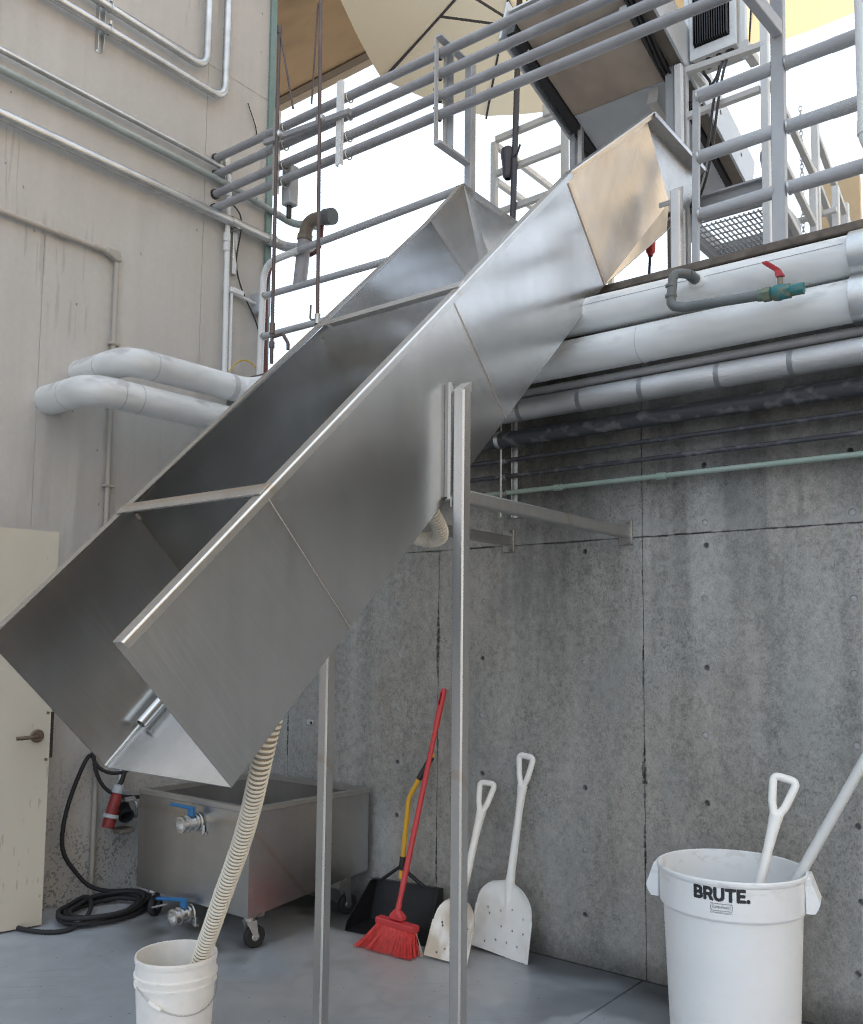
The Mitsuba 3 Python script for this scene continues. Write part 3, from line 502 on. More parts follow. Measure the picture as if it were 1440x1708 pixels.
# hopper at the top
E1, E2, G, F1, F2, E3 = (V3(0, 3.99, 4.135), V3(0, 4.255, 3.80), V3(0, 4.25, 3.655), V3(0, 4.46, 3.845), V3(0, 4.605, 3.97), V3(0, 4.612, 4.125))
XH, XG = -1.84, -2.945
def hx(p, x): return p + V3(x, 0, 0)
K1n, K2n, K1f, K2f = cp(XN, 3.15, 0), cp(XN, 3.15, DD), cp(xft(3.15), 3.15, 0), cp(xfb(3.15), 3.15, DD)
def flare(pts, nrm, e1, mat_='mat_chute_bright', name='flare_panel'):
    m, uv = sheet(pts, .003, nrm, e1); part(ch, name, m, mat_, uv=uv)
flare([K1n, hx(E1, XH), hx(E2, XH), K2n], (.85, -.45, -.2), dv); flare([K2n, hx(E2, XH), hx(G, XH - .012)], (.85, -.3, -.4), dv)
flare([hx(E1, XH), hx(E3, XH), hx(F2, XH), hx(F1, XH), hx(E2, XH)], (1, 0, 0), (0, 0, 1), 'mat_chute', 'hopper_side')
flare([K1f, hx(E1, XG), hx(E2, XG), K2f], (.85, .45, .2), dv); flare([K2f, hx(E2, XG), hx(G, XG + .012)], (.85, .3, .4), dv)
flare([hx(E1, XG), hx(E3, XG), hx(F2, XG), hx(F1, XG), hx(E2, XG)], (1, 0, 0), (0, 0, 1), 'mat_chute', 'hopper_side')
for p, q, pn, qn, pf, qf in ((None, G, K2n, None, K2f, None), (G, F1, None, None, None, None), (F1, F2, None, None, None, None), (F2, E3, None, None, None, None)):
    a, d = (pn if pn is not None else hx(p, XH - .006)), (pf if pf is not None else hx(p, XG + .006))
    b, c = hx(q, XH - .006), hx(q, XG + .006); m, uv = sheet([a, b, c, d], .003, (0, -.7, .7) if q is not E3 else (0, -1, 0), (1, 0, 0)); part(ch, 'hopper_plate', m, 'mat_chute', uv=uv)
# folded rims
def rim(path, out, w, down, name='rim'):
    """folded edge: a flat strip outwards with a rounded bend and a down-turned leg"""
    dn_ = np.asarray(down, float); L_ = np.linalg.norm(dn_); e_ = dn_ / L_; o = V3(out, 0, 0); r_ = .007
    prof = [(0, 0)] + [(w - r_ + r_ * math.sin(a_), r_ - r_ * math.cos(a_)) for a_ in np.linspace(0, math.pi / 2, 7)] + [(w, L_)]
    inner_ = [(w - .003, L_)] + [(w - r_ + (r_ - .003) * math.sin(a_), r_ - (r_ - .003) * math.cos(a_)) for a_ in np.linspace(math.pi / 2, 0, 7)] + [(0, .003)]
    pr = prof + inner_; k_ = len(pr)
    for a, b in zip(path, path[1:]):
        v = np.array([p + o * x_ + e_ * z_ for p in (a, b) for x_, z_ in pr]); i = np.arange(k_); j = (i + 1) % k_
        f = np.vstack([np.stack([i, j, j + k_], 1), np.stack([i, j + k_, i + k_], 1)]); q = [[n_, n_ + 1, k_ - 2 - n_] for n_ in range(8)] + [[n_, k_ - 2 - n_, k_ - 1 - n_] for n_ in range(8)]
        q = np.array(q); m = trimesh.Trimesh(v, np.vstack([f, q, q[:, ::-1] + k_]), process=False); m.fix_normals(); part(ch, name, m, 'mat_rim', 35)
up = -dv * .004
rim([cp(XN - .003, 0, -.001), K1n + up], 1, .043, dv * .026); rim([K1n + up, hx(E1, XH) + V3(0, 0, .003)], 1, .043, dv * .022); rim([hx(E1, XH) + V3(0, 0, .003), hx(E3, XH) + V3(0, 0, .003)], 1, .055, (0, 0, -.028))
rim([cp(xft(0) + .003, 0, -.001), K1f + up], -1, .043, dv * .026); rim([K1f + up, hx(E1, XG) + V3(0, 0, .003)], -1, .043, dv * .022); rim([hx(E1, XG) + V3(0, 0, .003), hx(E3, XG) + V3(0, 0, .003)], -1, .055, (0, 0, -.028))
m, uv = sheet([hx(E3, XH + .05), hx(E3, XG - .05), hx(E3, XG - .05) + V3(0, .05, 0), hx(E3, XH + .05) + V3(0, .05, 0)], .003, (0, 0, 1)); part(ch, 'rim', m, 'mat_steel', uv=uv)
for s in (.645, 1.985): part(ch, 'cross_brace', bar(cp(XN + .03, s, -.006), cp(xft(s) - .035, s, -.006), .052, .006, -dv, .001), 'mat_chute_bright')
for s in (.645, 1.985): part(ch, 'cross_brace_lip', bar(cp(XN - .01, s + .024, .012), cp(xft(s) + .01, s + .024, .012), .004, .03, -dv, .001), 'mat_steel')
# inner drain sleeve near the lower end
part(ch, 'drain_sleeve', tm(solid(cyl(cp(-2.655, .165, DD - .026), cp(-2.655, .62, DD - .026), .019, 24)) - solid(cyl(cp(-2.655, .15, DD - .026), cp(-2.655, .40, DD - .026), .016, 24))), 'mat_polished', 40)
part(ch, 'hose_spigot', cyl(cp(-2.24, .62, DD + .003), cp(-2.24, .62, DD + .07), .026, 20), 'mat_polished', 40)
# legs, gusset and wall braces
XP, YP = -2.005, 2.72
lg = part(ch, 'leg', bar((XP, YP, 0), (XP, YP, 2.50), .05, .05, (1, 0, 0), .006), 'mat_steel')
part(lg, 'slanted_cap', hull([(XP + a, YP + b, z) for a in (-.025, .025) for b, z in ((-.025, 2.5), (.025, 2.5), (.025, 2.54), (-.025, 2.505))]), 'mat_steel')
part(lg, 'gusset', span(XP - .043, XP - .030, YP - .031, YP - .025, 2.09, 2.535), 'mat_steel'); part(lg, 'gusset_web', span(XN + .0015, XP - .0435, YP - .030, YP - .027, 2.10, 2.53), 'mat_weathered'); part(lg, 'weld_tab', span(XP - .0295, XP - .0255, YP - .03, YP - .024, 2.49, 2.52), 'mat_steel'); part(lg, 'weld_tab', span(XP - .0295, XP - .0255, YP - .03, YP - .024, 2.06, 2.10), 'mat_steel')
part(lg, 'foot_plate', span(XP - .06, XP + .06, YP - .06, YP + .06, 0.001, .008, .002), 'mat_steel')
lg = part(ch, 'leg', bar((-2.687, YP, 0), (-2.687, YP, 2.075), .05, .05, (1, 0, 0), .006), 'mat_steel'); part(lg, 'foot_plate', span(-2.747, -2.627, YP - .06, YP + .06, 0.001, .008, .002), 'mat_steel')
for x in (XP, -2.687):
    b = part(ch, 'wall_brace', bar((x, YP + .026, 2.10), (x, 4.068, 2.10), .05, .05, (0, 0, 1), .006), 'mat_steel')
    part(b, 'wall_plate', span(x - .036, x + .036, 4.068, 4.0795, 2.04, 2.16, .002), 'mat_weathered')
    for z in (2.05, 2.15): part(b, 'anchor_bolt', cat(cyl((x + .015, 4.067, z), (x + .015, 4.057, z), .010, 6), cyl((x + .015, 4.058, z), (x + .015, 4.045, z), .005, 8)), 'mat_weathered')
lg = part(ch, 'leg', bar((-1.74, 4.115, 3.362), (-1.74, 4.115, 3.765), .05, .05, (1, 0, 0), .006), 'mat_steel')
part(lg, 'slanted_cap', hull([(-1.74 + a, 4.115 + b, z) for a in (-.025, .025) for b, z in ((-.025, 3.765), (.025, 3.765), (.025, 3.80), (-.025, 3.77))]), 'mat_steel')
part(lg, 'weld_tab', span(-1.838, -1.766, 4.128, 4.133, 3.72, 3.745), 'mat_weathered')

# ------------------------------------------------------------------ ribbed hoses
def hose(label, path, r, pitch, n=600):
    t = thing('ribbed_hose', label, 'hose')
    P = spline(path, n); L = np.r_[0, np.cumsum(np.linalg.norm(np.diff(P, axis=0), axis=1))]
    part(t, 'tube', sweep(P[::4], r - .0035, 20), 'mat_hose_brown', True)
    tg = np.gradient(P, axis=0); tg /= np.linalg.norm(tg, axis=1, keepdims=True); m = int(L[-1] / pitch * 18); s = np.linspace(0, L[-1], m)
    Q = np.stack([np.interp(s, L, P[:, k]) for k in range(3)], 1); tq = np.stack([np.interp(s, L, tg[:, k]) for k in range(3)], 1); tq /= np.linalg.norm(tq, axis=1, keepdims=True)
    u = np.cross(tq, (1, .2, 0)); u /= np.linalg.norm(u, axis=1, keepdims=True); w = np.cross(tq, u); a = s / pitch * 2 * math.pi
    part(t, 'helix_rib', sweep(Q + (r - .004) * (np.cos(a)[:, None] * u + np.sin(a)[:, None] * w), .0056, 6), 'mat_hose_cream', True)
    return t
hose('cream and brown ribbed hose hanging from the chute into the bucket', [cp(-2.24, .62, DD + .03), (-2.245, 2.015, 1.27), (-2.285, 2.02, 1.16), (-2.40, 2.08, .99), (-2.54, 2.145, .81), (-2.685, 2.20, .625), (-2.80, 2.245, .475), (-2.885, 2.275, .36), (-2.935, 2.29, .25), (-2.965, 2.29, .12)], .0335, .0185)
hose('pale ribbed hose looped round the far wall brace behind the right leg', [cp(-2.45, 1.55, DD + .01), (-2.44, 2.62, 2.06), (-2.43, 2.86, 2.02), (-2.38, 2.98, 1.985), (-2.31, 2.98, 1.99), (-2.27, 2.90, 2.06), (-2.30, 2.80, 2.16), (-2.33, 2.75, 2.17)], .031, .0125)

# ------------------------------------------------------------------ bucket
bc = thing('white_bucket', 'round white plastic bucket catching the ribbed hose', 'bucket'); C = (-2.98, 2.235, 0)
part(bc, 'shell', lathe([(0, .001), (.126, .001), (.131, .006), (.1465, .265), (.1465, .268), (.153, .270), (.153, .276), (.1475, .279), (.1480, .297), (.1555, .299), (.1555, .306), (.149, .309), (.149, .345), (.152, .349), (.1535, .364), (.151, .371), (.146, .369), (.145, .35), (.128, .012), (0, .010)], C, n=72), 'mat_bucket', 35)
e1_, e2_ = V3(-.2, -.98, 0), V3(.98, -.2, 0); aa, bb = V3(C[0], C[1], .288) + .157 * e1_, V3(C[0], C[1], .288) - .157 * e1_
bp = np.array([V3(C[0], C[1], .288 - .10 * math.sin(a_)) + (.1565 - .006 * math.sin(a_)) * (math.cos(a_) * e1_ + math.sin(a_) * e2_) for a_ in np.linspace(0, math.pi, 60)])
part(bc, 'bail', sweep(bp, .0022, 8), 'mat_steel', 40); part(bc, 'grip', sweep(bp[9:16], .0085, 12), 'mat_bucket', 40)
for q in (aa, bb): part(bc, 'ear', box(q - .006 * unit(q - V3(C[0], C[1], .288)), (.022, .022, .035), .006, 0.2), 'mat_bucket')

# ------------------------------------------------------------------ wheeled stainless tank
tk = thing('steel_tank', 'low stainless steel tank on casters standing under the chute', 'tank')
x0, x1, y0, y1, zt = -4.571, -3.624, 3.14, 4.03, .695
outer = hull([(x, y, z) for x in (x0, x1) for y, z in ((y0, .17), (y1, .245), (y0, zt), (y1, zt))]); inner = hull([(x, y, z) for x in (x0 + .004, x1 - .004) for y, z in ((y0 + .004, .178), (y1 - .004, .253), (y0 + .004, zt + .1), (y1 - .004, zt + .1))])
part(tk, 'body', tm(solid(outer) - solid(inner)), 'mat_tank')
rimz = zt
part(tk, 'rim', tm(solid(span(x0 - .003, x1 + .003, y0 - .003, y1 + .003, rimz - .012, rimz + .016, .003)) - solid(span(x0 + .03, x1 - .03, y0 + .03, y1 - .03, rimz - .05, rimz + .05))), 'mat_steel')
part(tk, 'base_bar', span(x0 + .03, x1 - .03, y0 + .10, y0 + .14, .15, .172), 'mat_steel'); part(tk, 'base_bar', span(x0 + .03, x1 - .03, y1 - .2, y1 - .16, .17, .226), 'mat_steel')
def caster(x, y, ztop, ang):
    c = part(tk, 'caster', cat(box((x, y, ztop - .004), (.09, .09, .006), .001), cyl((x, y, ztop - .007), (x, y, ztop - .03), .028)), 'mat_steel')
    ca, sa = math.cos(ang), math.sin(ang); ax = V3(-sa, ca, 0); off = V3(ca, sa, 0) * .03; w = V3(x, y, .056) + off
    part(c, 'wheel', cat(lathe([(.02, -.018), (.05, -.018), (.056, -.012), (.056, .012), (.05, .018), (.02, .018)], w, ax, 28)), 'mat_rubber', 40)
    part(c, 'hub', lathe([(.0, -.021), (.018, -.021), (.022, -.018), (.022, .018), (.018, .021), (0, .021)], w, ax, 20), 'mat_polished', 40)
    for sg in (-1, 1): part(c, 'fork', hull([w + ax * sg * .026 + q for q in (V3(0, 0, -.012), V3(ca * .012, sa * .012, 0), V3(-ca * .012, -sa * .012, 0))] + [V3(x, y, ztop - .03) + ax * sg * .026 + q for q in (V3(ca * .03, sa * .03, 0), V3(-ca * .03, -sa * .03, 0))] + [V3(x, y, ztop - .03) + ax * sg * .023, w + ax * sg * .023]), 'mat_galvanised')
caster(-3.68, 3.20, .17, 1.35); caster(-3.72, 3.93, .235, 1.3); caster(-4.50, 3.20, .17, 2.0); caster(-4.50, 3.93, .235, 2.2)
def valve(x, z, lever_z, ln, nm='valve'):
    v = part(tk, nm, cat(cyl((x, y0, z), (x, y0 - .03, z), .028, 20), lathe([(.03, 0), (.042, .004), (.042, .016), (.032, .02), (.034, .05), (.045, .055), (.045, .066), (.034, .07)], (x, y0 - .02, z), (0, -1, 0), 28), lathe([(.034, 0), (.034, .02), (.043, .022), (.043, .032), (.03, .034), (.03, .006), (0, .006)], (x, y0 - .09, z), (0, -1, 0), 28)), 'mat_polished', 35)
    part(v, 'stem', cyl((x, y0 - .055, z + .03), (x, y0 - .055, z + .06), .012), 'mat_steel')
    a, b = V3(x + .005, y0 - .055, z + .066), V3(x - ln, y0 - .075, z + lever_z)
    part(v, 'lever', cat(box(a - V3(0, 0, .01), (.042, .034, .05), .01), hull(np.vstack([box(a + V3(0, 0, .012), (.036, .030, .014), .004).vertices, box(b, (.02, .026, .012), .004).vertices]))), 'mat_blue', 30)
    part(v, 'clamp', cat(torus((x, y0 - .012, z), .044, .006, (0, 1, 0), 24, 8), box((x + .05, y0 - .012, z - .035), (.018, .016, .05), .003), cyl((x + .03, y0 - .012, z - .05), (x + .075, y0 - .012, z - .05), .006, 8)), 'mat_galvanised', 35)
    return v
valve(-4.03, .595, .085, .14); valve(-4.07, .118, .055, .19)
part(tk, 'valve_arm', hull(np.vstack([box((-4.16, 3.045, .165), (.012, .012, .006)).vertices, box((-4.27, 3.04, .13), (.01, .012, .006)).vertices])), 'mat_steel')

# ------------------------------------------------------------------ broom and lobby dustpan
br = thing('red_broom', 'red broom with angled bristles leaning on the concrete wall', 'broom')
h0, h1 = V3(-3.083, 3.66, .19), V3(-3.10, 4.055, 1.30); hd = unit(h1 - h0)
part(br, 'handle', sweep([h0 - hd * .02, h0 + hd * .02, h0 + hd * .06, h0 + hd * .14, h1 - hd * .22], [.014, .016, .013, .0155, .0135], 16), 'mat_red', 40)
part(br, 'grip', tm(solid(sweep([h1 - hd * .22, h1 - hd * .215, h1 - hd * .02, h1], [.014, .0168, .0175, .013], 16)) - solid(hull(np.vstack([box(h1 - hd * .025, (.012, .08, .01)).vertices, box(h1 - hd * .085, (.012, .08, .01)).vertices])))), 'mat_red', 30)
part(br, 'socket', hull(np.vstack([box(V3(-3.083, 3.662, .165), (.085, .05, .03), .008).vertices, sweep([h0, h0 + hd * .01], .02, 12).vertices])), 'mat_red')
hA, hB = V3(-3.205, 3.655, .135), V3(-2.965, 3.665, .125)
part(br, 'head', bar(hA, hB, .055, .032, (0, 0, 1), .006), 'mat_red')
bs = []
for i in range(900):
    u, v = RNG.random(), RNG.random(); a = hA + (hB - hA) * (.03 + .94 * u) + V3(0, (v - .5) * .045, -.012)
    e = V3(-3.285 + .36 * u, 3.595 + .045 * (v - .5) + .02 * u + .05 * (v - .5), .002 + .012 * RNG.random()) + V3(*(RNG.normal(0, .006, 2)), 0)
    mdl = (a + e) / 2 + V3((u - .5) * -.02, .0, .0)
    bs.append(sweep([a, mdl, e], [.0019, .0016, .0011], 4, False))
part(br, 'bristles', cat(*bs), 'mat_red_bristle', 40)
fz = []
for i in range(16):
    a = hA + (hB - hA) * RNG.choice([.03, .97]) + V3(0, 0, -.01); sg = -1 if a[0] < -3.08 else 1
    fz.append(sweep(spline([a, a + V3(sg * .03, -.01, -.03), a + V3(sg * (.05 + .03 * RNG.random()), -.03, -.10)], 8), .0007, 3, False))
part(br, 'loose_fibres', cat(*fz), 'mat_fascia', 40)
dp = thing('dustpan', 'black long-handled dustpan with yellow handle behind the red broom', 'dustpan')
fr0, fr1 = V3(-3.50, 3.72, .002), V3(-2.985, 3.80, .002)
def shellp(a): return a
bx = unit(fr1 - fr0); by = V3(-bx[1], bx[0], 0); W = np.linalg.norm(fr1 - fr0)
def dq(u, v, z): return fr0 + bx * u * W + by * v + V3(0, 0, z)
for poly, nr in (([dq(0, 0, .002), dq(1, 0, .002), dq(.94, .20, .02), dq(.06, .20, .02)], (0, 0, 1)), ([dq(.06, .20, .02), dq(.94, .20, .02), dq(.90, .235, .235), dq(.10, .235, .235)], (0, -1, 0)),
                 ([dq(0, 0, .002), dq(.06, .20, .02), dq(.10, .235, .235), dq(.09, .17, .235), dq(.02, .0, .05)], (1, 0, 0)), ([dq(1, 0, .002), dq(.94, .20, .02), dq(.90, .235, .235), dq(.91, .17, .235), dq(.98, .0, .05)], (-1, 0, 0)),
                 ([dq(.10, .235, .236), dq(.90, .235, .236), dq(.91, .165, .25), dq(.09, .165, .25)], (0, 0, 1))):
    m, uv = sheet(poly, .004, nr); part(dp, 'pan', m, 'mat_black_plastic')
apex = V3(-3.292, 3.93, .335)
for q in (dq(.20, .19, .24), dq(.72, .19, .24)): part(dp, 'yoke', bar(q, apex, .016, .022, (0, 1, 0), .004), 'mat_black_plastic')
hp = fillet([(-3.293, 3.935, .27), (-3.283, 3.95, .48), (-3.268, 3.965, .70), (-3.222, 3.99, .80), (-3.16, 4.03, .93)], .10, 8)
part(dp, 'handle', sweep(hp[:-1], .0135, 14), 'mat_yellow', 40); a, b = V3(-3.222, 3.99, .80), V3(-3.16, 4.03, .93)
part(dp, 'grip', sweep([a + (b - a) * t_ for t_ in (.02, .08, .5, .92, .98)], [.014, .0175, .016, .018, .014], 14), 'mat_black', 40)
part(dp, 'handle_tip', sweep([a + (b - a) * .98, a + (b - a) * 1.1], [.014, .010], 12), 'mat_yellow', 40)
part(dp, 'sleeve', cyl((-3.291, 3.937, .315), (-3.2875, 3.942, .385), .0165, 14), 'mat_black_plastic', 40)

# ------------------------------------------------------------------ white plastic shovels
def dgrip():
    """D-shaped grip in the xz plane, base of the fork at the origin, top bar at z=.16"""
    path = fillet([(0, 0, -.02), (-.026, 0, .045), (-.046, 0, .150), (.046, 0, .150), (.026, 0, .045), (0, 0, -.02)], .022, 6)
    m = sweep(path, .0155, 12); m.vertices[:, 1] *= .8
    web = hull([(x, y, z) for y in (-.008, .008) for x, z in ((0, -.03), (-.018, .022), (.018, .022))]); return cat(m, web)
def shovel(label, foot, top, xdir, wid, bl_h, m_, bend=.03, holes_=True, grp='white plastic shovels'):
    t = thing('white_shovel', label, 'shovel', grp)
    foot, top = np.asarray(foot, float), np.asarray(top, float); L = np.linalg.norm(top - foot); M = frame(foot, top - foot, xdir)
    part(t, 'grip', xf(trimesh.util.concatenate([dgrip()]), M @ trimesh.transformations.translation_matrix((0, 0, L - .165))), m_, 40)
    sh = [(0, 0, bl_h * .62), (0, 0, bl_h), (0, 0, bl_h + .06), (0, 0, L - .30), (0, 0, L - .22), (0, 0, L - .165)]
    part(t, 'shaft', xf(sweep(sh, [.006, .026, .021, .0185, .022, .027], 16), M), m_, 40)
    # blade: outline with round shoulders, dished
    w = wid / 2; n = 26; rows = np.linspace(0, 1, 22); vs = []
    for v in rows:
        z = v * bl_h * 1.04; sh_ = 1.0 if v < .62 else math.sqrt(max(0, 1 - ((v - .62) / .385) ** 2)); half = w * max(.09, sh_) * (1.0 - .05 * v)
        for u in np.linspace(-1, 1, n):
            vs.append((u * half, bend * (1 - 0.9 * abs(u) ** 2.5) * (0.35 + .65 * v) - .035 * (1 if abs(u) > .97 else 0) * 0 - bend, z))
    vs = np.array(vs); f = []
    for i in range(len(rows) - 1):
        for j in range(n - 1):
            a = i * n + j; f += [[a, a + 1, a + n + 1], [a, a + n + 1, a + n]]
    f = np.array(f); th_ = np.array([0, .005, 0]); N = len(vs); v2 = np.vstack([vs, vs + th_]); f2 = [f, f[:, ::-1] + N]
    edge = [i for i in range(n)] + [i * n + n - 1 for i in range(1, len(rows))] + [(len(rows) - 1) * n + j for j in range(n - 2, -1, -1)] + [i * n for i in range(len(rows) - 2, 0, -1)]
    e = np.array(edge); e2 = np.roll(e, -1); f2 += [np.stack([e, e + N, e2 + N], 1), np.stack([e, e2 + N, e2], 1)]
    bm = trimesh.Trimesh(v2, np.vstack(f2), process=False)
    if holes_:
        try:
            Bm = man(bm)
            if Bm.volume() < 0: Bm = man(trimesh.Trimesh(v2, np.vstack(f2)[:, ::-1], process=False))
            rs = np.random.default_rng(3)
            for q in range(3):
                for r_ in range(4):
                    hx_ = (-.62 + .42 * r_ + .12 * (q % 2)) * w + rs.normal(0, .006); hz = bl_h * (.2 + .2 * q) + rs.normal(0, .012)
                    Bm = Bm - solid(cyl((hx_, -.1, hz), (hx_, .1, hz), .0058, 8))
            bm = tm(Bm)
        except Exception as ex: print('blade', ex)
    part(t, 'blade', xf(bm, M), m_, 50)
    part(t, 'edge_rib', xf(cat(sweep([(-w, -bend + .0025, 0.0), (-w * .97, -bend * .98 + .0025, bl_h * .60)], .006, 8)), M), m_, 40); part(t, 'edge_rib', xf(sweep([(w, -bend + .0025, 0.0), (w * .97, -bend * .98 + .0025, bl_h * .60)], .006, 8), M), m_, 40)
    return t
shovel('clean white shovel with round shouldered blade leaning on the concrete wall', (-2.643, 3.945, .004), (-2.556, 4.046, .995), (1, -.02, 0), .345, .345, 'mat_white_plastic')
shovel('stained white shovel partly hidden behind the right chute leg', (-2.785, 3.69, .004), (-2.792, 4.043, .835), (1, .12, 0), .235, .285, 'mat_white_stained')
shovel('white shovel standing grip up inside the large white can', (-1.36, 3.50, .03), (-1.178, 3.795, 1.045), (.93, .30, 0), .24, .30, 'mat_white_plastic', .02, False)

# ------------------------------------------------------------------ large white can
cn = thing('white_can', 'large round white plastic can with black lettering and side handles', 'trash can'); CC = V3(-1.355, 3.655, 0)
part(cn, 'shell', lathe([(0, .004), (.232, .004), (.240, .012), (.262, .528), (.2635, .538), (.2735, .545), (.2765, .552), (.2785, .66), (.279, .668), (.2835, .672), (.286, .680), (.2855, .688), (.281, .693), (.275, .690), (.270, .66), (.256, .54), (.232, .03), (0, .02)], CC, n=96), 'mat_can', 35)
tx_ang = math.radians(-77.5)
for a in (tx_ang + math.pi / 2 + .02, tx_ang - math.pi / 2 + .02):
    o = V3(math.cos(a), math.sin(a), 0); s_ = V3(-o[1], o[0], 0); hw = .066
    q = lambda r_, w_, z_: CC + o * r_ + s_ * w_ + V3(0, 0, z_)
    outer_ = hull([q(.272, -hw, .685), q(.272, hw, .685), q(.275, -hw, .555), q(.275, hw, .555), q(.318, -hw * .9, .575), q(.318, hw * .9, .575), q(.325, -hw * .9, .595), q(.325, hw * .9, .595), q(.306, -hw * .92, .555), q(.306, hw * .92, .555), q(.292, -hw, .684), q(.292, hw, .684)])
    hol = hull([q(.286, -hw * .82, .67), q(.286, hw * .82, .67), q(.283, -hw * .82, .54), q(.283, hw * .82, .54), q(.316, -hw * .75, .59), q(.316, hw * .75, .59), q(.310, -hw * .75, .54), q(.310, hw * .75, .54)])
    part(cn, 'handle', tm(solid(outer_) - solid(hol)), 'mat_can')
def wrap(mesh, zc, width, R0=.2772, slope=.0185):
    v = mesh.vertices.copy(); x0_, x1_ = v[:, 0].min(), v[:, 0].max(); k_ = width / (x1_ - x0_)
    ang = tx_ang + (v[:, 0] - (x0_ + x1_) / 2) * k_ / R0; z = zc + v[:, 1]; R = R0 + (z - .60) * slope + .0003 + v[:, 2]
    return trimesh.Trimesh(np.stack([CC[0] + R * np.cos(ang), CC[1] + R * np.sin(ang), z], 1), mesh.faces, process=False)
def heavy(text, h, grow, depth):
    from shapely.geometry import Polygon; from shapely import union_all
    m_ = meshkit.text_mesh(text, h, .01, True); v, f = m_.vertices, m_.faces[m_.face_normals[:, 2] > .9]
    g = union_all([Polygon(v[t_][:, :2]).buffer(1e-5) for t_ in f]).buffer(grow, join_style=2)
    return trimesh.util.concatenate([trimesh.creation.extrude_polygon(q_, depth, engine='earcut') for q_ in getattr(g, 'geoms', [g])])
def fine(m_, e=.012): v, f = trimesh.remesh.subdivide_to_size(m_.vertices, m_.faces, e); return trimesh.Trimesh(v, f, process=False)
part(cn, 'lettering', wrap(fine(heavy('BRUTE.', .043, .0022, .0012)), .621, .206), 'mat_black', label='large black word lettering on the can band')
part(cn, 'lettering', wrap(fine(meshkit.text_mesh('Rubbermaid', .011, .0008)), .5925, .066), 'mat_black', label='small framed lettering under the large word')
part(cn, 'lettering', wrap(fine(meshkit.text_mesh('Commercial Products', .006, .0008)), .574, .076), 'mat_black')
fr_ = cat(box((0, .0125, .0004), (.078, .0018, .0008)), box((0, -.0125, .0004), (.078, .0018, .0008)), box((-.0395, 0, .0004), (.0018, .02, .0008)), box((.0395, 0, .0004), (.0018, .02, .0008)))
part(cn, 'logo_frame', wrap(fine(fr_), .5965, .08), 'mat_black')
po = thing('white_pole', 'long pale plastic pole leaning out of the large white can to the right', 'pole')
p1, p2 = V3(-1.098, 3.765, .722), V3(-.909, 3.93, 1.127); pd = unit(p2 - p1)
part(po, 'shaft', sweep([p1 - pd * .66, p1, p1 + pd * 1.05], .0205, 18), 'mat_pole', 40); part(po, 'end_cap', cyl(p1 + pd * 1.05, p1 + pd * 1.08, .023, 18), 'mat_pole', 40)

# ------------------------------------------------------------------ cable coil, plug and socket at the beige wall
cc = thing('black_power_cable', 'heavy black power cable coiled on the floor beside the door', 'cable')
pts = [(-5.03, 3.10, .86), (-4.985, 3.05, .845), (-4.99, 2.985, .70), (-4.99, 2.925, .48), (-4.985, 2.93, .33), (-4.97, 3.01, .20), (-4.93, 3.15, .085), (-4.88, 3.33, .045)]
rs = np.random.default_rng(11)
for i in range(5 * 12):
    a = math.pi * .45 - i * math.pi / 6; rr = .22 + .035 * math.sin(i * .37) + rs.normal(0, .006)
    pts.append((-4.755 + rr * .80 * math.sin(a) * -1 + .02 * math.sin(i * .5), 3.06 + rr * 1.15 * math.cos(a - .3) * 1.0, .016 + .010 * (i // 12) + .008 * abs(math.sin(i * 1.3))))
pts += [(-4.60, 2.75, .016), (-4.72, 2.62, .016), (-4.86, 2.60, .016)]
part(cc, 'cord', sweep(spline(pts, 520), .0125, 9), 'mat_rubber', 40)
part(cc, 'cord', sweep(spline([(-5.02, 3.12, .86), (-4.985, 3.14, .72), (-4.97, 3.20, .645), (-4.95, 3.32, .60), (-4.99, 3.44, .58)], 40), .0115, 9), 'mat_rubber', 40)
part(cc, 'cord', sweep(spline([(-5.02, 3.11, .88), (-4.97, 3.20, .755), (-4.95, 3.33, .77), (-4.99, 3.40, .87)], 40), .011, 9), 'mat_rubber', 40)
pg = thing('power_plug', 'red industrial power plug hanging on its cable by the beige wall', 'plug')
pa_, pb_ = V3(-4.93, 3.235, .655), V3(-4.93, 3.178, .455); pdn = unit(pb_ - pa_)
part(pg, 'cord', sweep(spline([(-5.0, 3.30, .98), (-4.94, 3.29, .86), (-4.93, 3.275, .76), pa_ - pdn * .02], 24), .014, 10), 'mat_rubber', 40)
part(pg, 'gland', lathe([(.014, -.03), (.024, -.026), (.033, -.02), (.035, .02), (.03, .022)], pa_, pdn, 20), 'mat_grey_paint', 40)
part(pg, 'body', lathe([(.028, .022), (.032, .03), (.037, .14), (.037, .145)], pa_, pdn, 24), 'mat_red_plug', 40); part(pg, 'collar', lathe([(.037, .144), (.046, .146), (.046, .166), (.038, .168)], pa_, pdn, 24), 'mat_grey_paint', 40)
part(pg, 'nose', lathe([(.038, .166), (.036, .225), (.031, .225), (.031, .19), (0, .19)], pa_, pdn, 24), 'mat_red_plug', 40)
so = thing('wall_socket', 'grey outlet bracket on the beige wall behind the tank corner', 'socket')
part(so, 'conduit', cyl((-5.05, 3.33, .62), (-5.05, 3.33, 1.3), .014, 12), 'mat_white_paint', 40); part(so, 'backplate', span(-5.078, -5.02, 3.28, 3.38, .42, .63, .006), 'mat_grey_paint')
part(so, 'outlet', lathe([(.0, .0), (.04, .0), (.04, .07), (.047, .072), (.047, .09), (.036, .09), (.034, .03), (0, .03)], (-5.02, 3.33, .53), unit(V3(.8, -.2, -.5)), 20), 'mat_rubber', 40)
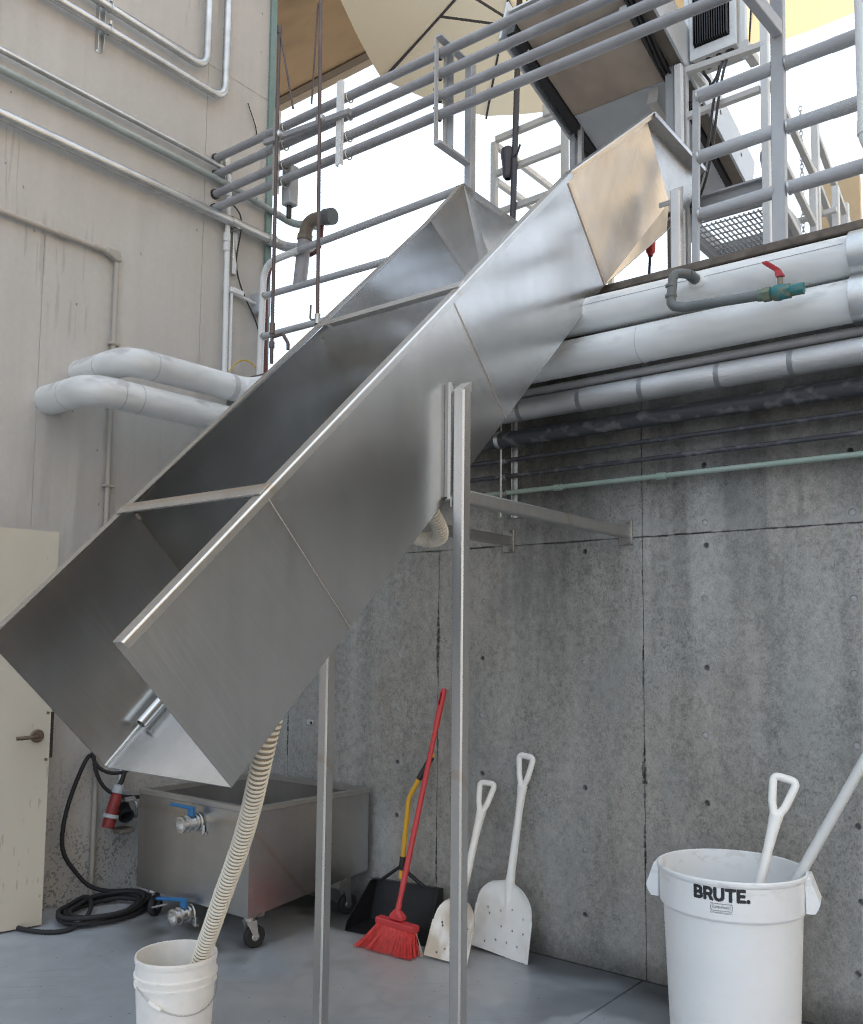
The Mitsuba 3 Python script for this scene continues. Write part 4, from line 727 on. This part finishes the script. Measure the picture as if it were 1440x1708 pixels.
part(so, 'flap', hull(np.vstack([box((-4.96, 3.32, .60), (.05, .07, .006)).vertices, box((-4.90, 3.30, .585), (.03, .07, .005)).vertices])), 'mat_galvanised'); part(so, 'hook', pipe([(-5.0, 3.36, .60), (-4.93, 3.37, .55), (-4.95, 3.385, .46), (-5.02, 3.39, .49)], .008, .03, 8), 'mat_galvanised', 40)
part(so, 'bracket', span(-5.078, -4.98, 3.30, 3.40, .375, .40, .004), 'mat_taupe')

# ------------------------------------------------------------------ pipe rack across the corner
for z0_, z1_, lab in ((4.957, 4.865, 'grey plastic pipe, topmost of the four on the rack'), (4.835, 4.738, 'grey plastic pipe, second from top on the rack'), (4.695, 4.62, 'grey plastic pipe, third from top on the rack'), (4.59, 4.492, 'grey plastic pipe, lowest of the four on the rack')):
    t = thing('rack_pipe', lab, 'pipe', 'four parallel grey pipes on the rack'); f_ = lambda x: z0_ + (x + 5.08) / 5.08 * (z1_ - z0_)
    part(t, 'tube', pipe([(-5.2, 3.92, f_(-5.2)), (2.0, 3.92, f_(2.0))], .0275, 0, 18), 'mat_pvc_grey', 40)
    part(t, 'wall_sleeve', cyl((-5.079, 3.92, f_(-5.08)), (-5.066, 3.92, f_(-5.07)), .036, 18), 'mat_black', 40)
    for x in (-4.55, -.2): part(t, 'coupling', cyl((x - .035, 3.92, f_(x)), (x + .035, 3.92, f_(x)), .0305, 18), 'mat_pvc_grey', 40)
ra = thing('rack_post', 'galvanised steel post with a bracket frame clamping the four grey pipes', 'post')
part(ra, 'upright', bar((-3.035, 4.175, 3.30), (-3.035, 4.175, 4.972), .05, .05, (1, 0, 0), .004), 'mat_grey_paint')
part(ra, 'arm', bar((-3.035, 3.86, 4.984), (-3.035, 4.15, 4.968), .05, .012, (0, 0, 1), .002), 'mat_grey_paint'); part(ra, 'arm', bar((-3.035, 3.86, 4.352), (-3.035, 4.15, 4.352), .05, .016, (0, 0, 1), .002), 'mat_grey_paint')
part(ra, 'channel', cat(span(-3.06, -3.052, 3.945, 3.98, 4.362, 4.98), span(-3.051, -3.01, 3.972, 3.98, 4.362, 4.98), span(-3.06, -3.052, 3.86, 3.89, 4.362, 4.98)), 'mat_grey_paint')
for z in (4.92, 4.796, 4.664, 4.552):
    part(ra, 'clamp', cat(torus((-3.075, 3.92, z), .031, .005, (1, 0, 0), 18, 6)), 'mat_black', 40); part(ra, 'clamp_bolt', cat(cyl((-3.085, 3.905, z + .028), (-3.085, 3.905, z + .055), .006, 8), cyl((-3.085, 3.905, z + .036), (-3.085, 3.905, z + .044), .014, 10)), 'mat_steel', 40)
for x, z0_, z1_, lab in ((-3.812, 4.475, 5.02, 'short vertical strut tying the four rack pipes between the hanging rods'), (-4.39, 4.465, 5.035, 'short vertical strut tying the four rack pipes beside the beige wall')):
    t = thing('hanger_strut', lab, 'strut')
    part(t, 'channel', cat(span(x - .021, x + .021, 3.862, 3.866, z0_, z1_), span(x - .021, x - .018, 3.8665, 3.889, z0_, z1_), span(x + .018, x + .021, 3.8665, 3.889, z0_, z1_)), 'mat_white_paint' if x > -4 else 'mat_galvanised')
    for z in (4.925, 4.81, 4.67, 4.555): part(t, 'clamp', torus((x + .035, 3.92, z), .031, .0045, (1, 0, 0), 16, 6), 'mat_steel', 40)
t = thing('cross_strut', 'dark horizontal strut holding the two hanging rods', 'strut')
part(t, 'channel', bar((-4.47, 3.845, 4.835), (-3.70, 3.845, 4.768), .03, .035, (0, 0, 1), .003), 'mat_pvc_grey')
for x, z in ((-4.307, 4.82), (-3.925, 4.79)): part(t, 'rod_clamp', lathe([(.0, .028), (.012, .028), (.027, .02), (.03, 0), (.03, -.012)], (x, 3.82, z), (0, -1, 0), 16), 'mat_galvanised', 40)
t = thing('hanging_rod', 'long dark copper pipe hanging down in front of the sky to the chute rim', 'pipe', 'hanging copper pipes')
part(t, 'tube', pipe([(-3.95, 3.80, 7.0), (-3.895, 3.80, 3.50)], .0115, 0, 12), 'mat_copper', 40); part(t, 'stay', pipe([(-3.95, 3.80, 5.55), (-4.02, 3.83, 4.93)], .006, 0, 8), 'mat_copper', 40)
part(t, 'end_fitting', cyl((-3.895, 3.80, 3.47), (-3.895, 3.80, 3.53), .018, 12), 'mat_steel', 40); part(t, 'lever', pipe([(-3.905, 3.80, 3.50), (-3.96, 3.80, 3.51), (-3.955, 3.80, 3.60)], .006, .02, 8), 'mat_pvc_dark', 40)
t = thing('hanging_rod', 'brown copper pipe with a branch fitting hanging next to the beige corner', 'pipe', 'hanging copper pipes')
part(t, 'tube', pipe([(-4.305, 3.80, 5.52), (-4.30, 3.80, 3.30)], .0115, 0, 12), 'mat_copper', 40); part(t, 'stay', pipe([(-4.30, 3.80, 5.52), (-4.20, 3.84, 4.97)], .007, 0, 8), 'mat_copper', 40)
part(t, 'cap', cyl((-4.305, 3.80, 5.50), (-4.305, 3.80, 5.55), .016, 10), 'mat_copper', 40); part(t, 'tee', cat(cyl((-4.30, 3.80, 3.49), (-4.30, 3.80, 3.56), .018, 12), cyl((-4.30, 3.80, 3.40), (-4.30, 3.80, 3.44), .018, 12)), 'mat_copper', 40)
part(t, 'branch', pipe([(-4.30, 3.80, 3.47), (-4.20, 3.80, 3.47), (-4.15, 3.80, 3.40), (-4.15, 3.80, 3.36)], .011, .03, 10), 'mat_copper', 40)
t = thing('fat_elbow_pipe', 'fat grey brown elbow pipe behind the railing at the building corner', 'pipe')
part(t, 'tube', pipe([(-4.56, 4.27, 4.02), (-4.505, 4.27, 4.47), (-4.30, 4.27, 4.44)], .045, .10, 20), 'mat_taupe', 40)
part(t, 'flange', cyl((-4.32, 4.27, 4.443), (-4.25, 4.27, 4.43), .055, 18), 'mat_pvc_dark', 40); part(t, 'collar', cyl((-4.521, 4.27, 4.335), (-4.517, 4.27, 4.37), .053, 18), 'mat_taupe', 40)
part(t, 'lower_pipe', cyl((-4.56, 4.27, 4.02), (-4.522, 4.27, 4.33), .047, 18), 'mat_pvc_grey', 40)
t = thing('junction_box', 'small grey junction box hanging under the rack pipes', 'box')
part(t, 'body', span(-4.415, -4.335, 3.95, 4.03, 4.43, 4.70, .006), 'mat_grey_paint'); part(t, 'gland', cyl((-4.38, 3.99, 4.43), (-4.38, 3.99, 4.35), .018, 12), 'mat_black', 40)
k = put('red_pipe', pipe([(-4.955, 4.33, 3.36), (-4.975, 4.33, 4.12), (-4.93, 4.33, 4.30), (-4.80, 4.33, 4.33), (-4.53, 4.33, 4.245), (-4.43, 4.33, 4.27), (-4.41, 4.33, 4.46)], .0135, .14, 12), 'mat_maroon', None, 40)
labels[k] = {'label': 'thin maroon hose curving behind the white railing end', 'category': 'hose'}

# ------------------------------------------------------------------ terrace railing
rl = thing('terrace_railing', 'pale grey pipe railing with a rounded end at the building corner', 'railing')
part(rl, 'end_post', pipe([(-4.875, 4.2, 3.34), (-4.858, 4.2, 4.225), (-4.5, 4.2, 4.234)], .024, .14, 16), 'mat_white_paint', 40); part(rl, 'rail', pipe([(-4.5, 4.2, 4.234), (-3.065, 4.2, 4.245)], .0235, 0, 14), 'mat_grey_paint', 40)
part(rl, 'rail', pipe([(-4.86, 4.2, 3.99), (-3.065, 4.2, 3.928)], .0225, 0, 14), 'mat_grey_paint', 40); part(rl, 'rail', pipe([(-4.86, 4.2, 3.695), (-3.065, 4.2, 3.655)], .0225, 0, 14), 'mat_grey_paint', 40)
for z_ in (3.99, 3.695): part(rl, 'weld_collar', cyl((-4.842, 4.2, z_ - .0005), (-4.828, 4.2, z_ - .001), .027, 14), 'mat_steel', 40)
rr_ = thing('platform_railing', 'grey pipe railing between the square post and the chute hopper', 'railing')
part(rr_, 'end_post', bar((-1.683, 4.2, 3.362), (-1.665, 4.2, 4.30), .032, .03, (0, 1, 0), .003), 'mat_grey_paint')
for z in (4.27, 3.958, 3.663):
    part(rr_, 'rail', pipe([(-1.655, 4.2, z - .004), (-1.296, 4.2, z + .002)], .031, 0, 18), 'mat_grey_paint', 40); part(rr_, 'rail', pipe([(-1.234, 4.2, z + .003), (2.5, 4.2, z + .03)], .031, 0, 18), 'mat_grey_paint', 40)
    part(rr_, 'weld_collar', cyl((-1.66, 4.2, z - .004), (-1.648, 4.2, z - .004), .035, 18), 'mat_steel', 40)
    part(rr_, 'weld_collar', cyl((-1.233, 4.2, z + .003), (-1.224, 4.2, z + .003), .035, 18), 'mat_steel', 40); part(rr_, 'sleeve', cyl((-1.03, 4.2, z + .004), (-.60, 4.2, z + .008), .0325, 18), 'mat_grey_paint', 40)
sq = thing('square_post', 'tall grey square steel post carrying the railing rails', 'post')
part(sq, 'upright', bar((-1.277, 4.2, 3.362), (-1.247, 4.2, 6.2), .045, .06, (1, 0, 0), .004), 'mat_grey_paint'); part(sq, 'arm', bar((-1.285, 3.80, 4.435), (-1.258, 4.17, 4.435), .045, .07, (0, 0, 1), .003), 'mat_grey_paint')
part(sq, 'foot_plate', span(-1.34, -1.21, 4.13, 4.27, 3.3625, 3.372, .002), 'mat_grey_paint')
t = thing('standpipe', 'pale grey vertical pipe with an elbow at the right edge', 'pipe')
part(t, 'tube', pipe([(-.845, 4.0, 6.5), (-.85, 4.0, 3.63), (-.4, 4.0, 3.60), (2.0, 4.0, 3.58)], .036, .09, 18), 'mat_white_paint', 40); part(t, 'coupling', cyl((-.848, 4.0, 3.70), (-.848, 4.0, 3.76), .041, 18), 'mat_white_paint', 40)

# ------------------------------------------------------------------ conveyor above the hopper
cv = thing('conveyor', 'inclined conveyor with brown belt underside above the chute hopper', 'conveyor')
CT = math.radians(16.5); cu = V3(0, math.cos(CT), -math.sin(CT)); cw = V3(0, math.sin(CT), math.cos(CT)); CO = V3(-2.40, 4.80, 4.83)
def cq(x, u, w): return CO + V3(x, 0, 0) + cu * u + cw * w
def cbox(x0_, x1_, u0, u1, w0, w1): return hull([cq(x, u, w) for x in (x0_, x1_) for u in (u0, u1) for w in (w0, w1)])
part(cv, 'belt', cbox(-.29, .30, -.49, 0, .0, .012), 'mat_belt', label='brown belt underside nearer the hopper'); part(cv, 'belt', cbox(-.29, .30, -.70, -.505, .035, .05), 'mat_belt')
part(cv, 'bottom_plate', cbox(-.29, .33, .004, 1.0, .002, .014), 'mat_alu'); part(cv, 'cross_bar', cbox(-.33, .31, -.515, -.485, -.03, .03), 'mat_grey_paint')
for x in (-.335, .285): part(cv, 'clip', cbox(x, x + .045, -.55, -.50, -.04, -.005), 'mat_white_paint')
part(cv, 'side_rail', cbox(-.345, -.295, -.70, 1.0, -.02, .10), 'mat_black'); part(cv, 'side_rail', cbox(.335, .365, -.70, 1.0, -.03, .06), 'mat_black')
part(cv, 'side_plate', cbox(-.40, -.385, -.70, 1.05, -.02, .26), 'mat_alu')
part(cv, 'side_plate', tm(solid(cbox(.45, .465, -.62, 1.05, -.03, .22)) - solid(cyl(cq(.4, .45, .10), cq(.5, .45, .10), .016)) - solid(cyl(cq(.4, .82, .09), cq(.5, .82, .09), .014))), 'mat_alu')
for w in (.0, .05): part(cv, 'side_channel', cbox(.37, .448, -.62, 1.0, w, w + .012), 'mat_taupe')
part(cv, 'top_cover', cbox(-.384, .449, -.68, 1.0, .20, .215), 'mat_alu')
for dx in (.34, .36, .385): part(cv, 'cable', sweep(spline([cq(dx, -.68, -.03), cq(dx + .01, -.5, -.04), cq(dx - .012, -.2, -.036), cq(dx + .01, .12, -.04)], 30), .008, 8), 'mat_black', 40)
part(cv, 'angle_bracket', cat(cbox(.20, .21, .02, .30, -.11, 0), cbox(.21, .26, .02, .03, -.11, 0)), 'mat_box')
# its support posts
for x, zt_ in ((-2.035, 5.03), (-1.96, 4.82)): part(cv, 'support_post', bar((x, 4.75, 3.30), (x, 4.75, zt_), .05, .04, (0, 1, 0), .003), 'mat_grey_paint')
part(cv, 'support_post', bar((-2.78, 4.95, 3.30), (-2.78, 4.95, 4.80), .04, .04, (0, 1, 0), .003), 'mat_grey_paint'); part(cv, 'support_post', bar((-2.70, 4.9, 3.30), (-2.70, 4.9, 4.83), .03, .03, (0, 1, 0), .003), 'mat_steel')

# ------------------------------------------------------------------ platform with grating and guard frame
pf = thing('grating_platform', 'raised grating platform with grey beams beside the conveyor', 'platform')
part(pf, 'beam', cat(span(-1.98, -1.50, 4.80, 4.81, 3.91, 4.055), span(-1.98, -1.50, 4.765, 4.7995, 4.045, 4.055), span(-1.98, -1.50, 4.765, 4.7995, 3.91, 3.92)), 'mat_grey_paint'); part(pf, 'beam', span(-2.0, -1.50, 5.29, 5.33, 3.86, 3.99, .003), 'mat_grey_paint')
part(pf, 'beam', span(-1.99, -1.95, 4.812, 5.288, 3.86, 3.99, .003), 'mat_grey_paint'); part(pf, 'beam', span(-1.53, -1.49, 4.812, 5.288, 3.86, 3.99, .003), 'mat_grey_paint')
for x in np.arange(-1.94, -1.535, .026): part(pf, 'bearing_bar', span(x - .0035, x + .0035, 4.812, 5.288, 3.897, 3.905), 'mat_galvanised')
for y in np.arange(4.85, 5.28, .07): part(pf, 'grating_bar', span(-1.948, -1.532, y - .004, y + .004, 3.9055, 3.911), 'mat_galvanised')
for x in (-1.98, -1.51): part(pf, 'post', bar((x, 5.31, 3.30), (x, 5.31, 3.86), .05, .05, (1, 0, 0), .003), 'mat_grey_paint')
gf = thing('guard_frame', 'square tube guard frame carrying the electrical box above the platform', 'railing')
part(gf, 'post', bar((-1.51, 4.75, 3.30), (-1.50, 4.75, 5.05), .04, .04, (0, 1, 0), .003), 'mat_white_paint'); part(gf, 'post', bar((-1.965, 4.70, 3.30), (-1.965, 4.70, 4.815), .04, .04, (0, 1, 0), .003), 'mat_white_paint')
part(gf, 'rail', bar((-1.985, 4.75, 4.80), (-1.49, 4.75, 4.775), .04, .035, (0, 0, 1), .003), 'mat_box'); part(gf, 'rail', bar((-1.945, 4.75, 4.53), (-1.53, 4.75, 4.535), .035, .035, (0, 0, 1), .003), 'mat_box')
for z in (4.56, 4.24, 3.98): part(gf, 'side_rail', bar((-1.48, 4.77, z), (-1.46, 5.45, z - .22), .035, .035, (0, 0, 1), .003), 'mat_box')
part(gf, 'side_post', bar((-1.46, 5.45, 3.30), (-1.46, 5.45, 4.36), .04, .04, (0, 1, 0), .003), 'mat_white_paint')
st = thing('stair_railing', 'sloping square tube stair railing at the right behind the square post', 'railing')
for y, x, zt_ in ((5.5, -1.455, 4.66), (6.1, -1.44, 4.40), (5.62, -1.38, 4.30)): part(st, 'post', bar((x, y, 3.30), (x, y, zt_), .04, .04, (0, 1, 0), .003), 'mat_white_paint')
for z in (4.62, 4.32): part(st, 'rail', bar((-1.455, 5.5, z), (-1.44, 6.3, z - .38), .035, .035, (0, 0, 1), .003), 'mat_box')
part(st, 'cross_rail', bar((-1.60, 5.56, 4.12), (-1.36, 5.56, 4.13), .03, .03, (0, 0, 1), .003), 'mat_box')
k = put('tan_panel', span(-1.66, -1.40, 6.32, 6.36, 3.302, 4.68), 'mat_tan_board'); labels[k] = {'label': 'tan upright board behind the stair railing', 'category': 'board'}
cbk = thing('chain', 'thin steel chain hanging in front of the tan board', 'chain')
lk = []
for i in range(34):
    z = 4.79 - i * .026; lk.append(xf(torus((0, 0, 0), .010, .0028, (1, 0, 0) if i % 2 else (0, 1, 0), 12, 6), np.array([[1, 0, 0, -1.535], [0, 1, 0, 5.5], [0, 0, 1.7, z], [0, 0, 0, 1.]])))
part(cbk, 'links', cat(*lk), 'mat_steel', 40, kind='stuff')
eb = thing('electrical_box', 'pale grey electrical box with black cooling fins under the umbrella edge', 'electrical box')
part(eb, 'housing', span(-1.92, -1.665, 4.78, 4.94, 4.855, 5.45, .008), 'mat_box'); part(eb, 'front_frame', tm(solid(span(-1.925, -1.66, 4.765, 4.779, 4.86, 5.45)) - solid(span(-1.90, -1.695, 4.7, 4.9, 4.925, 5.6))), 'mat_white_paint')
fins = [span(x - .0025, x + .0025, 4.735, 4.776, 4.93, 5.42) for x in np.arange(-1.892, -1.70, .0135)]
part(eb, 'heat_sink', cat(*fins, span(-1.897, -1.698, 4.7765, 4.7795, 4.93, 5.42)), 'mat_black_plastic')
for x in (-1.955, -1.635): part(eb, 'mounting_bar', bar((x, 4.82, 4.80), (x, 4.82, 5.6), .03, .045, (0, 1, 0), .003), 'mat_white_paint')
part(eb, 'shelf_arm', bar((-1.925, 4.76, 4.82), (-1.925, 4.95, 4.82), .04, .03, (0, 0, 1), .003), 'mat_box'); part(eb, 'shelf_arm', bar((-1.62, 4.76, 4.83), (-1.62, 4.95, 4.83), .05, .05, (0, 0, 1), .003), 'mat_box')
for x, pth in ((-1.83, [(-1.83, 4.80, 4.86), (-1.835, 4.79, 4.74), (-1.815, 4.78, 4.68), (-1.84, 4.78, 4.64), (-1.92, 4.78, 4.60), (-2.03, 4.79, 4.64)]), (-1.77, [(-1.77, 4.80, 4.86), (-1.775, 4.79, 4.74), (-1.83, 4.78, 4.66), (-1.93, 4.78, 4.625), (-2.03, 4.80, 4.66)]),
               (-1.715, [(-1.715, 4.80, 4.86), (-1.74, 4.72, 4.70), (-1.79, 4.70, 4.38), (-1.86, 4.72, 4.10), (-1.95, 4.78, 3.99)]), (-1.70, [(-1.70, 4.80, 4.86), (-1.715, 4.72, 4.70), (-1.765, 4.70, 4.36), (-1.83, 4.72, 4.10), (-1.98, 4.80, 3.95)])):
    part(eb, 'cable', sweep(spline(pth, 40), .0075, 8), 'mat_black', 40); part(eb, 'cable_gland', cyl((x, 4.80, 4.80), (x, 4.80, 4.856), .016, 12), 'mat_black', 40)
bk = thing('back_railing', 'grey square tube railing on the far terrace behind the chute', 'railing')
for x, zt_ in ((-3.77, 5.36), (-3.16, 5.37), (-3.08, 5.42)): part(bk, 'post', bar((x, 5.5, 3.30), (x, 5.5, zt_ - .02), .045, .045, (0, 1, 0), .003), 'mat_box')
part(bk, 'rail', bar((-3.75, 5.5, 5.36), (-3.18, 5.5, 5.37), .04, .045, (0, 0, 1), .003), 'mat_box'); part(bk, 'rail', bar((-3.75, 5.5, 5.09), (-3.18, 5.5, 5.10), .035, .045, (0, 0, 1), .003), 'mat_box'); part(bk, 'rail', bar((-3.75, 5.5, 4.78), (-2.9, 5.5, 4.80), .035, .045, (0, 0, 1), .003), 'mat_box')
for z in (5.33, 5.05, 4.76): part(bk, 'side_rail', bar((-3.77, 5.53, z), (-3.77, 7.4, z), .04, .045, (0, 0, 1), .003), 'mat_white_paint')
part(bk, 'post', bar((-3.77, 7.4, 3.30), (-3.77, 7.4, 5.33), .045, .045, (0, 1, 0), .003), 'mat_box'); part(bk, 'cap_block', box((-3.28, 5.49, 5.42), (.09, .06, .10), .006), 'mat_box')
rp = thing('red_connector', 'red cable connector hanging below the hopper by its leg', 'connector')
part(rp, 'body', lathe([(.012, 0), (.020, .01), (.024, .06), (.024, .13), (.017, .14), (.012, .155)], (-1.985, 4.36, 3.74), (0, -.1, -1), 16), 'mat_red', 40); part(rp, 'cord', sweep(spline([(-1.985, 4.345, 3.60), (-1.99, 4.34, 3.50), (-2.0, 4.36, 3.36)], 16), .007, 8), 'mat_black', 40)
part(rp, 'cord', sweep(spline([(-1.985, 4.36, 3.735), (-1.94, 4.37, 3.78), (-1.88, 4.38, 3.80)], 16), .013, 8), 'mat_black', 40)

# ------------------------------------------------------------------ patio umbrellas on the terrace
def umbrella(label, c, zr, R, rise, rot, m_, pole_shift=(0, 0)):
    t = thing('patio_umbrella', label, 'umbrella', 'patio umbrellas on the terrace'); c = np.asarray(c, float); ap = V3(c[0], c[1], zr + rise); n = 8
    cs = [V3(c[0] + R * math.cos(rot + 2 * math.pi * k / n), c[1] + R * math.sin(rot + 2 * math.pi * k / n), zr) for k in range(n)]
    for k in range(n):
        a, b = cs[k], cs[(k + 1) % n]; vs, f = [], []; m = 8
        for i in range(m + 1):
            for j in range(m + 1):
                s, w = i / m, j / m; e = a + (b - a) * w; p = ap + (e - ap) * s; p[2] -= .05 * math.sin(math.pi * w) * s * (1 - .3 * s) + .03 * math.sin(math.pi * s); vs.append(p)
        for i in range(m):
            for j in range(m):
                q = i * (m + 1) + j; f += [[q, q + 1, q + m + 2], [q, q + m + 2, q + m + 1]]
        part(t, 'canopy_panel', (np.array(vs), np.array(f)), m_, True)
        mid_ = (a + ap) / 2
        part(t, 'rib', bar(ap - V3(0, 0, .05), a - V3(0, 0, .02), .016, .024, (0, 0, 1), .002), 'mat_umbrella_pole')
        part(t, 'stretcher', bar(V3(c[0], c[1], zr - .12), ap + (a - ap) * .55 - V3(0, 0, .05), .012, .018, (0, 0, 1), .002), 'mat_umbrella_pole')
    px, py = c[0] + pole_shift[0], c[1] + pole_shift[1]
    part(t, 'pole', cyl((px, py, 3.302), (c[0], c[1], zr + rise - .03), .023, 16), 'mat_umbrella_pole', 40); part(t, 'hub', cyl((c[0], c[1], zr - .16), (c[0], c[1], zr - .06), .05, 12), 'mat_umbrella_pole', 40)
    part(t, 'crank_housing', lathe([(.023, -.11), (.038, -.09), (.045, .02), (.055, .07), (.05, .12), (.023, .14)], (px, py, 5.10), (0, 0, 1), 16), 'mat_umbrella_pole', 40)
    part(t, 'crank', pipe([(px, py, 5.13), (px + .10, py - .03, 5.14), (px + .14, py - .05, 5.19)], .008, .02, 8), 'mat_umbrella_pole', 40); part(t, 'base', lathe([(0, 0), (.28, 0), (.27, .05), (.04, .08), (.04, .3), (.024, .31)], (px, py, 3.302), n=32), 'mat_umbrella_pole', 40)
umbrella('cream patio umbrella with dark pole behind the four rack pipes', (-3.50, 5.46), 6.25, 1.37, .75, math.radians(136), 'mat_canopy', (-.12, 0))
umbrella('bright yellow cream patio umbrella behind the square post', (-2.10, 6.65), 7.10, 1.66, .75, math.radians(22.5), 'mat_canopy_white')

# ------------------------------------------------------------------ unseen building added at right, shaped for gold reflections and warm bounce
ob = thing('sunlit_building', 'unseen tan building added at right for warm bounce and steel reflections', 'building')
OB = solid(span(13, 22, -7, 14, -.02, 15.5))
for y in np.arange(-5.5, 12, 4.4):
    OB = OB - solid(span(12.9, 13.25, y, y + 1.6, 1.0, 2.6)) - solid(span(12.9, 13.25, y, y + 1.6, 4.4, 6.0))
part(ob, 'wall', tm(OB), 'mat_bounce_wall')
for y in np.arange(-5.5, 12, 4.4):
    for z in (1.0, 4.4): part(ob, 'window', span(13.2, 13.24, y, y + 1.6, z, z + 1.6), 'mat_dark_glass')
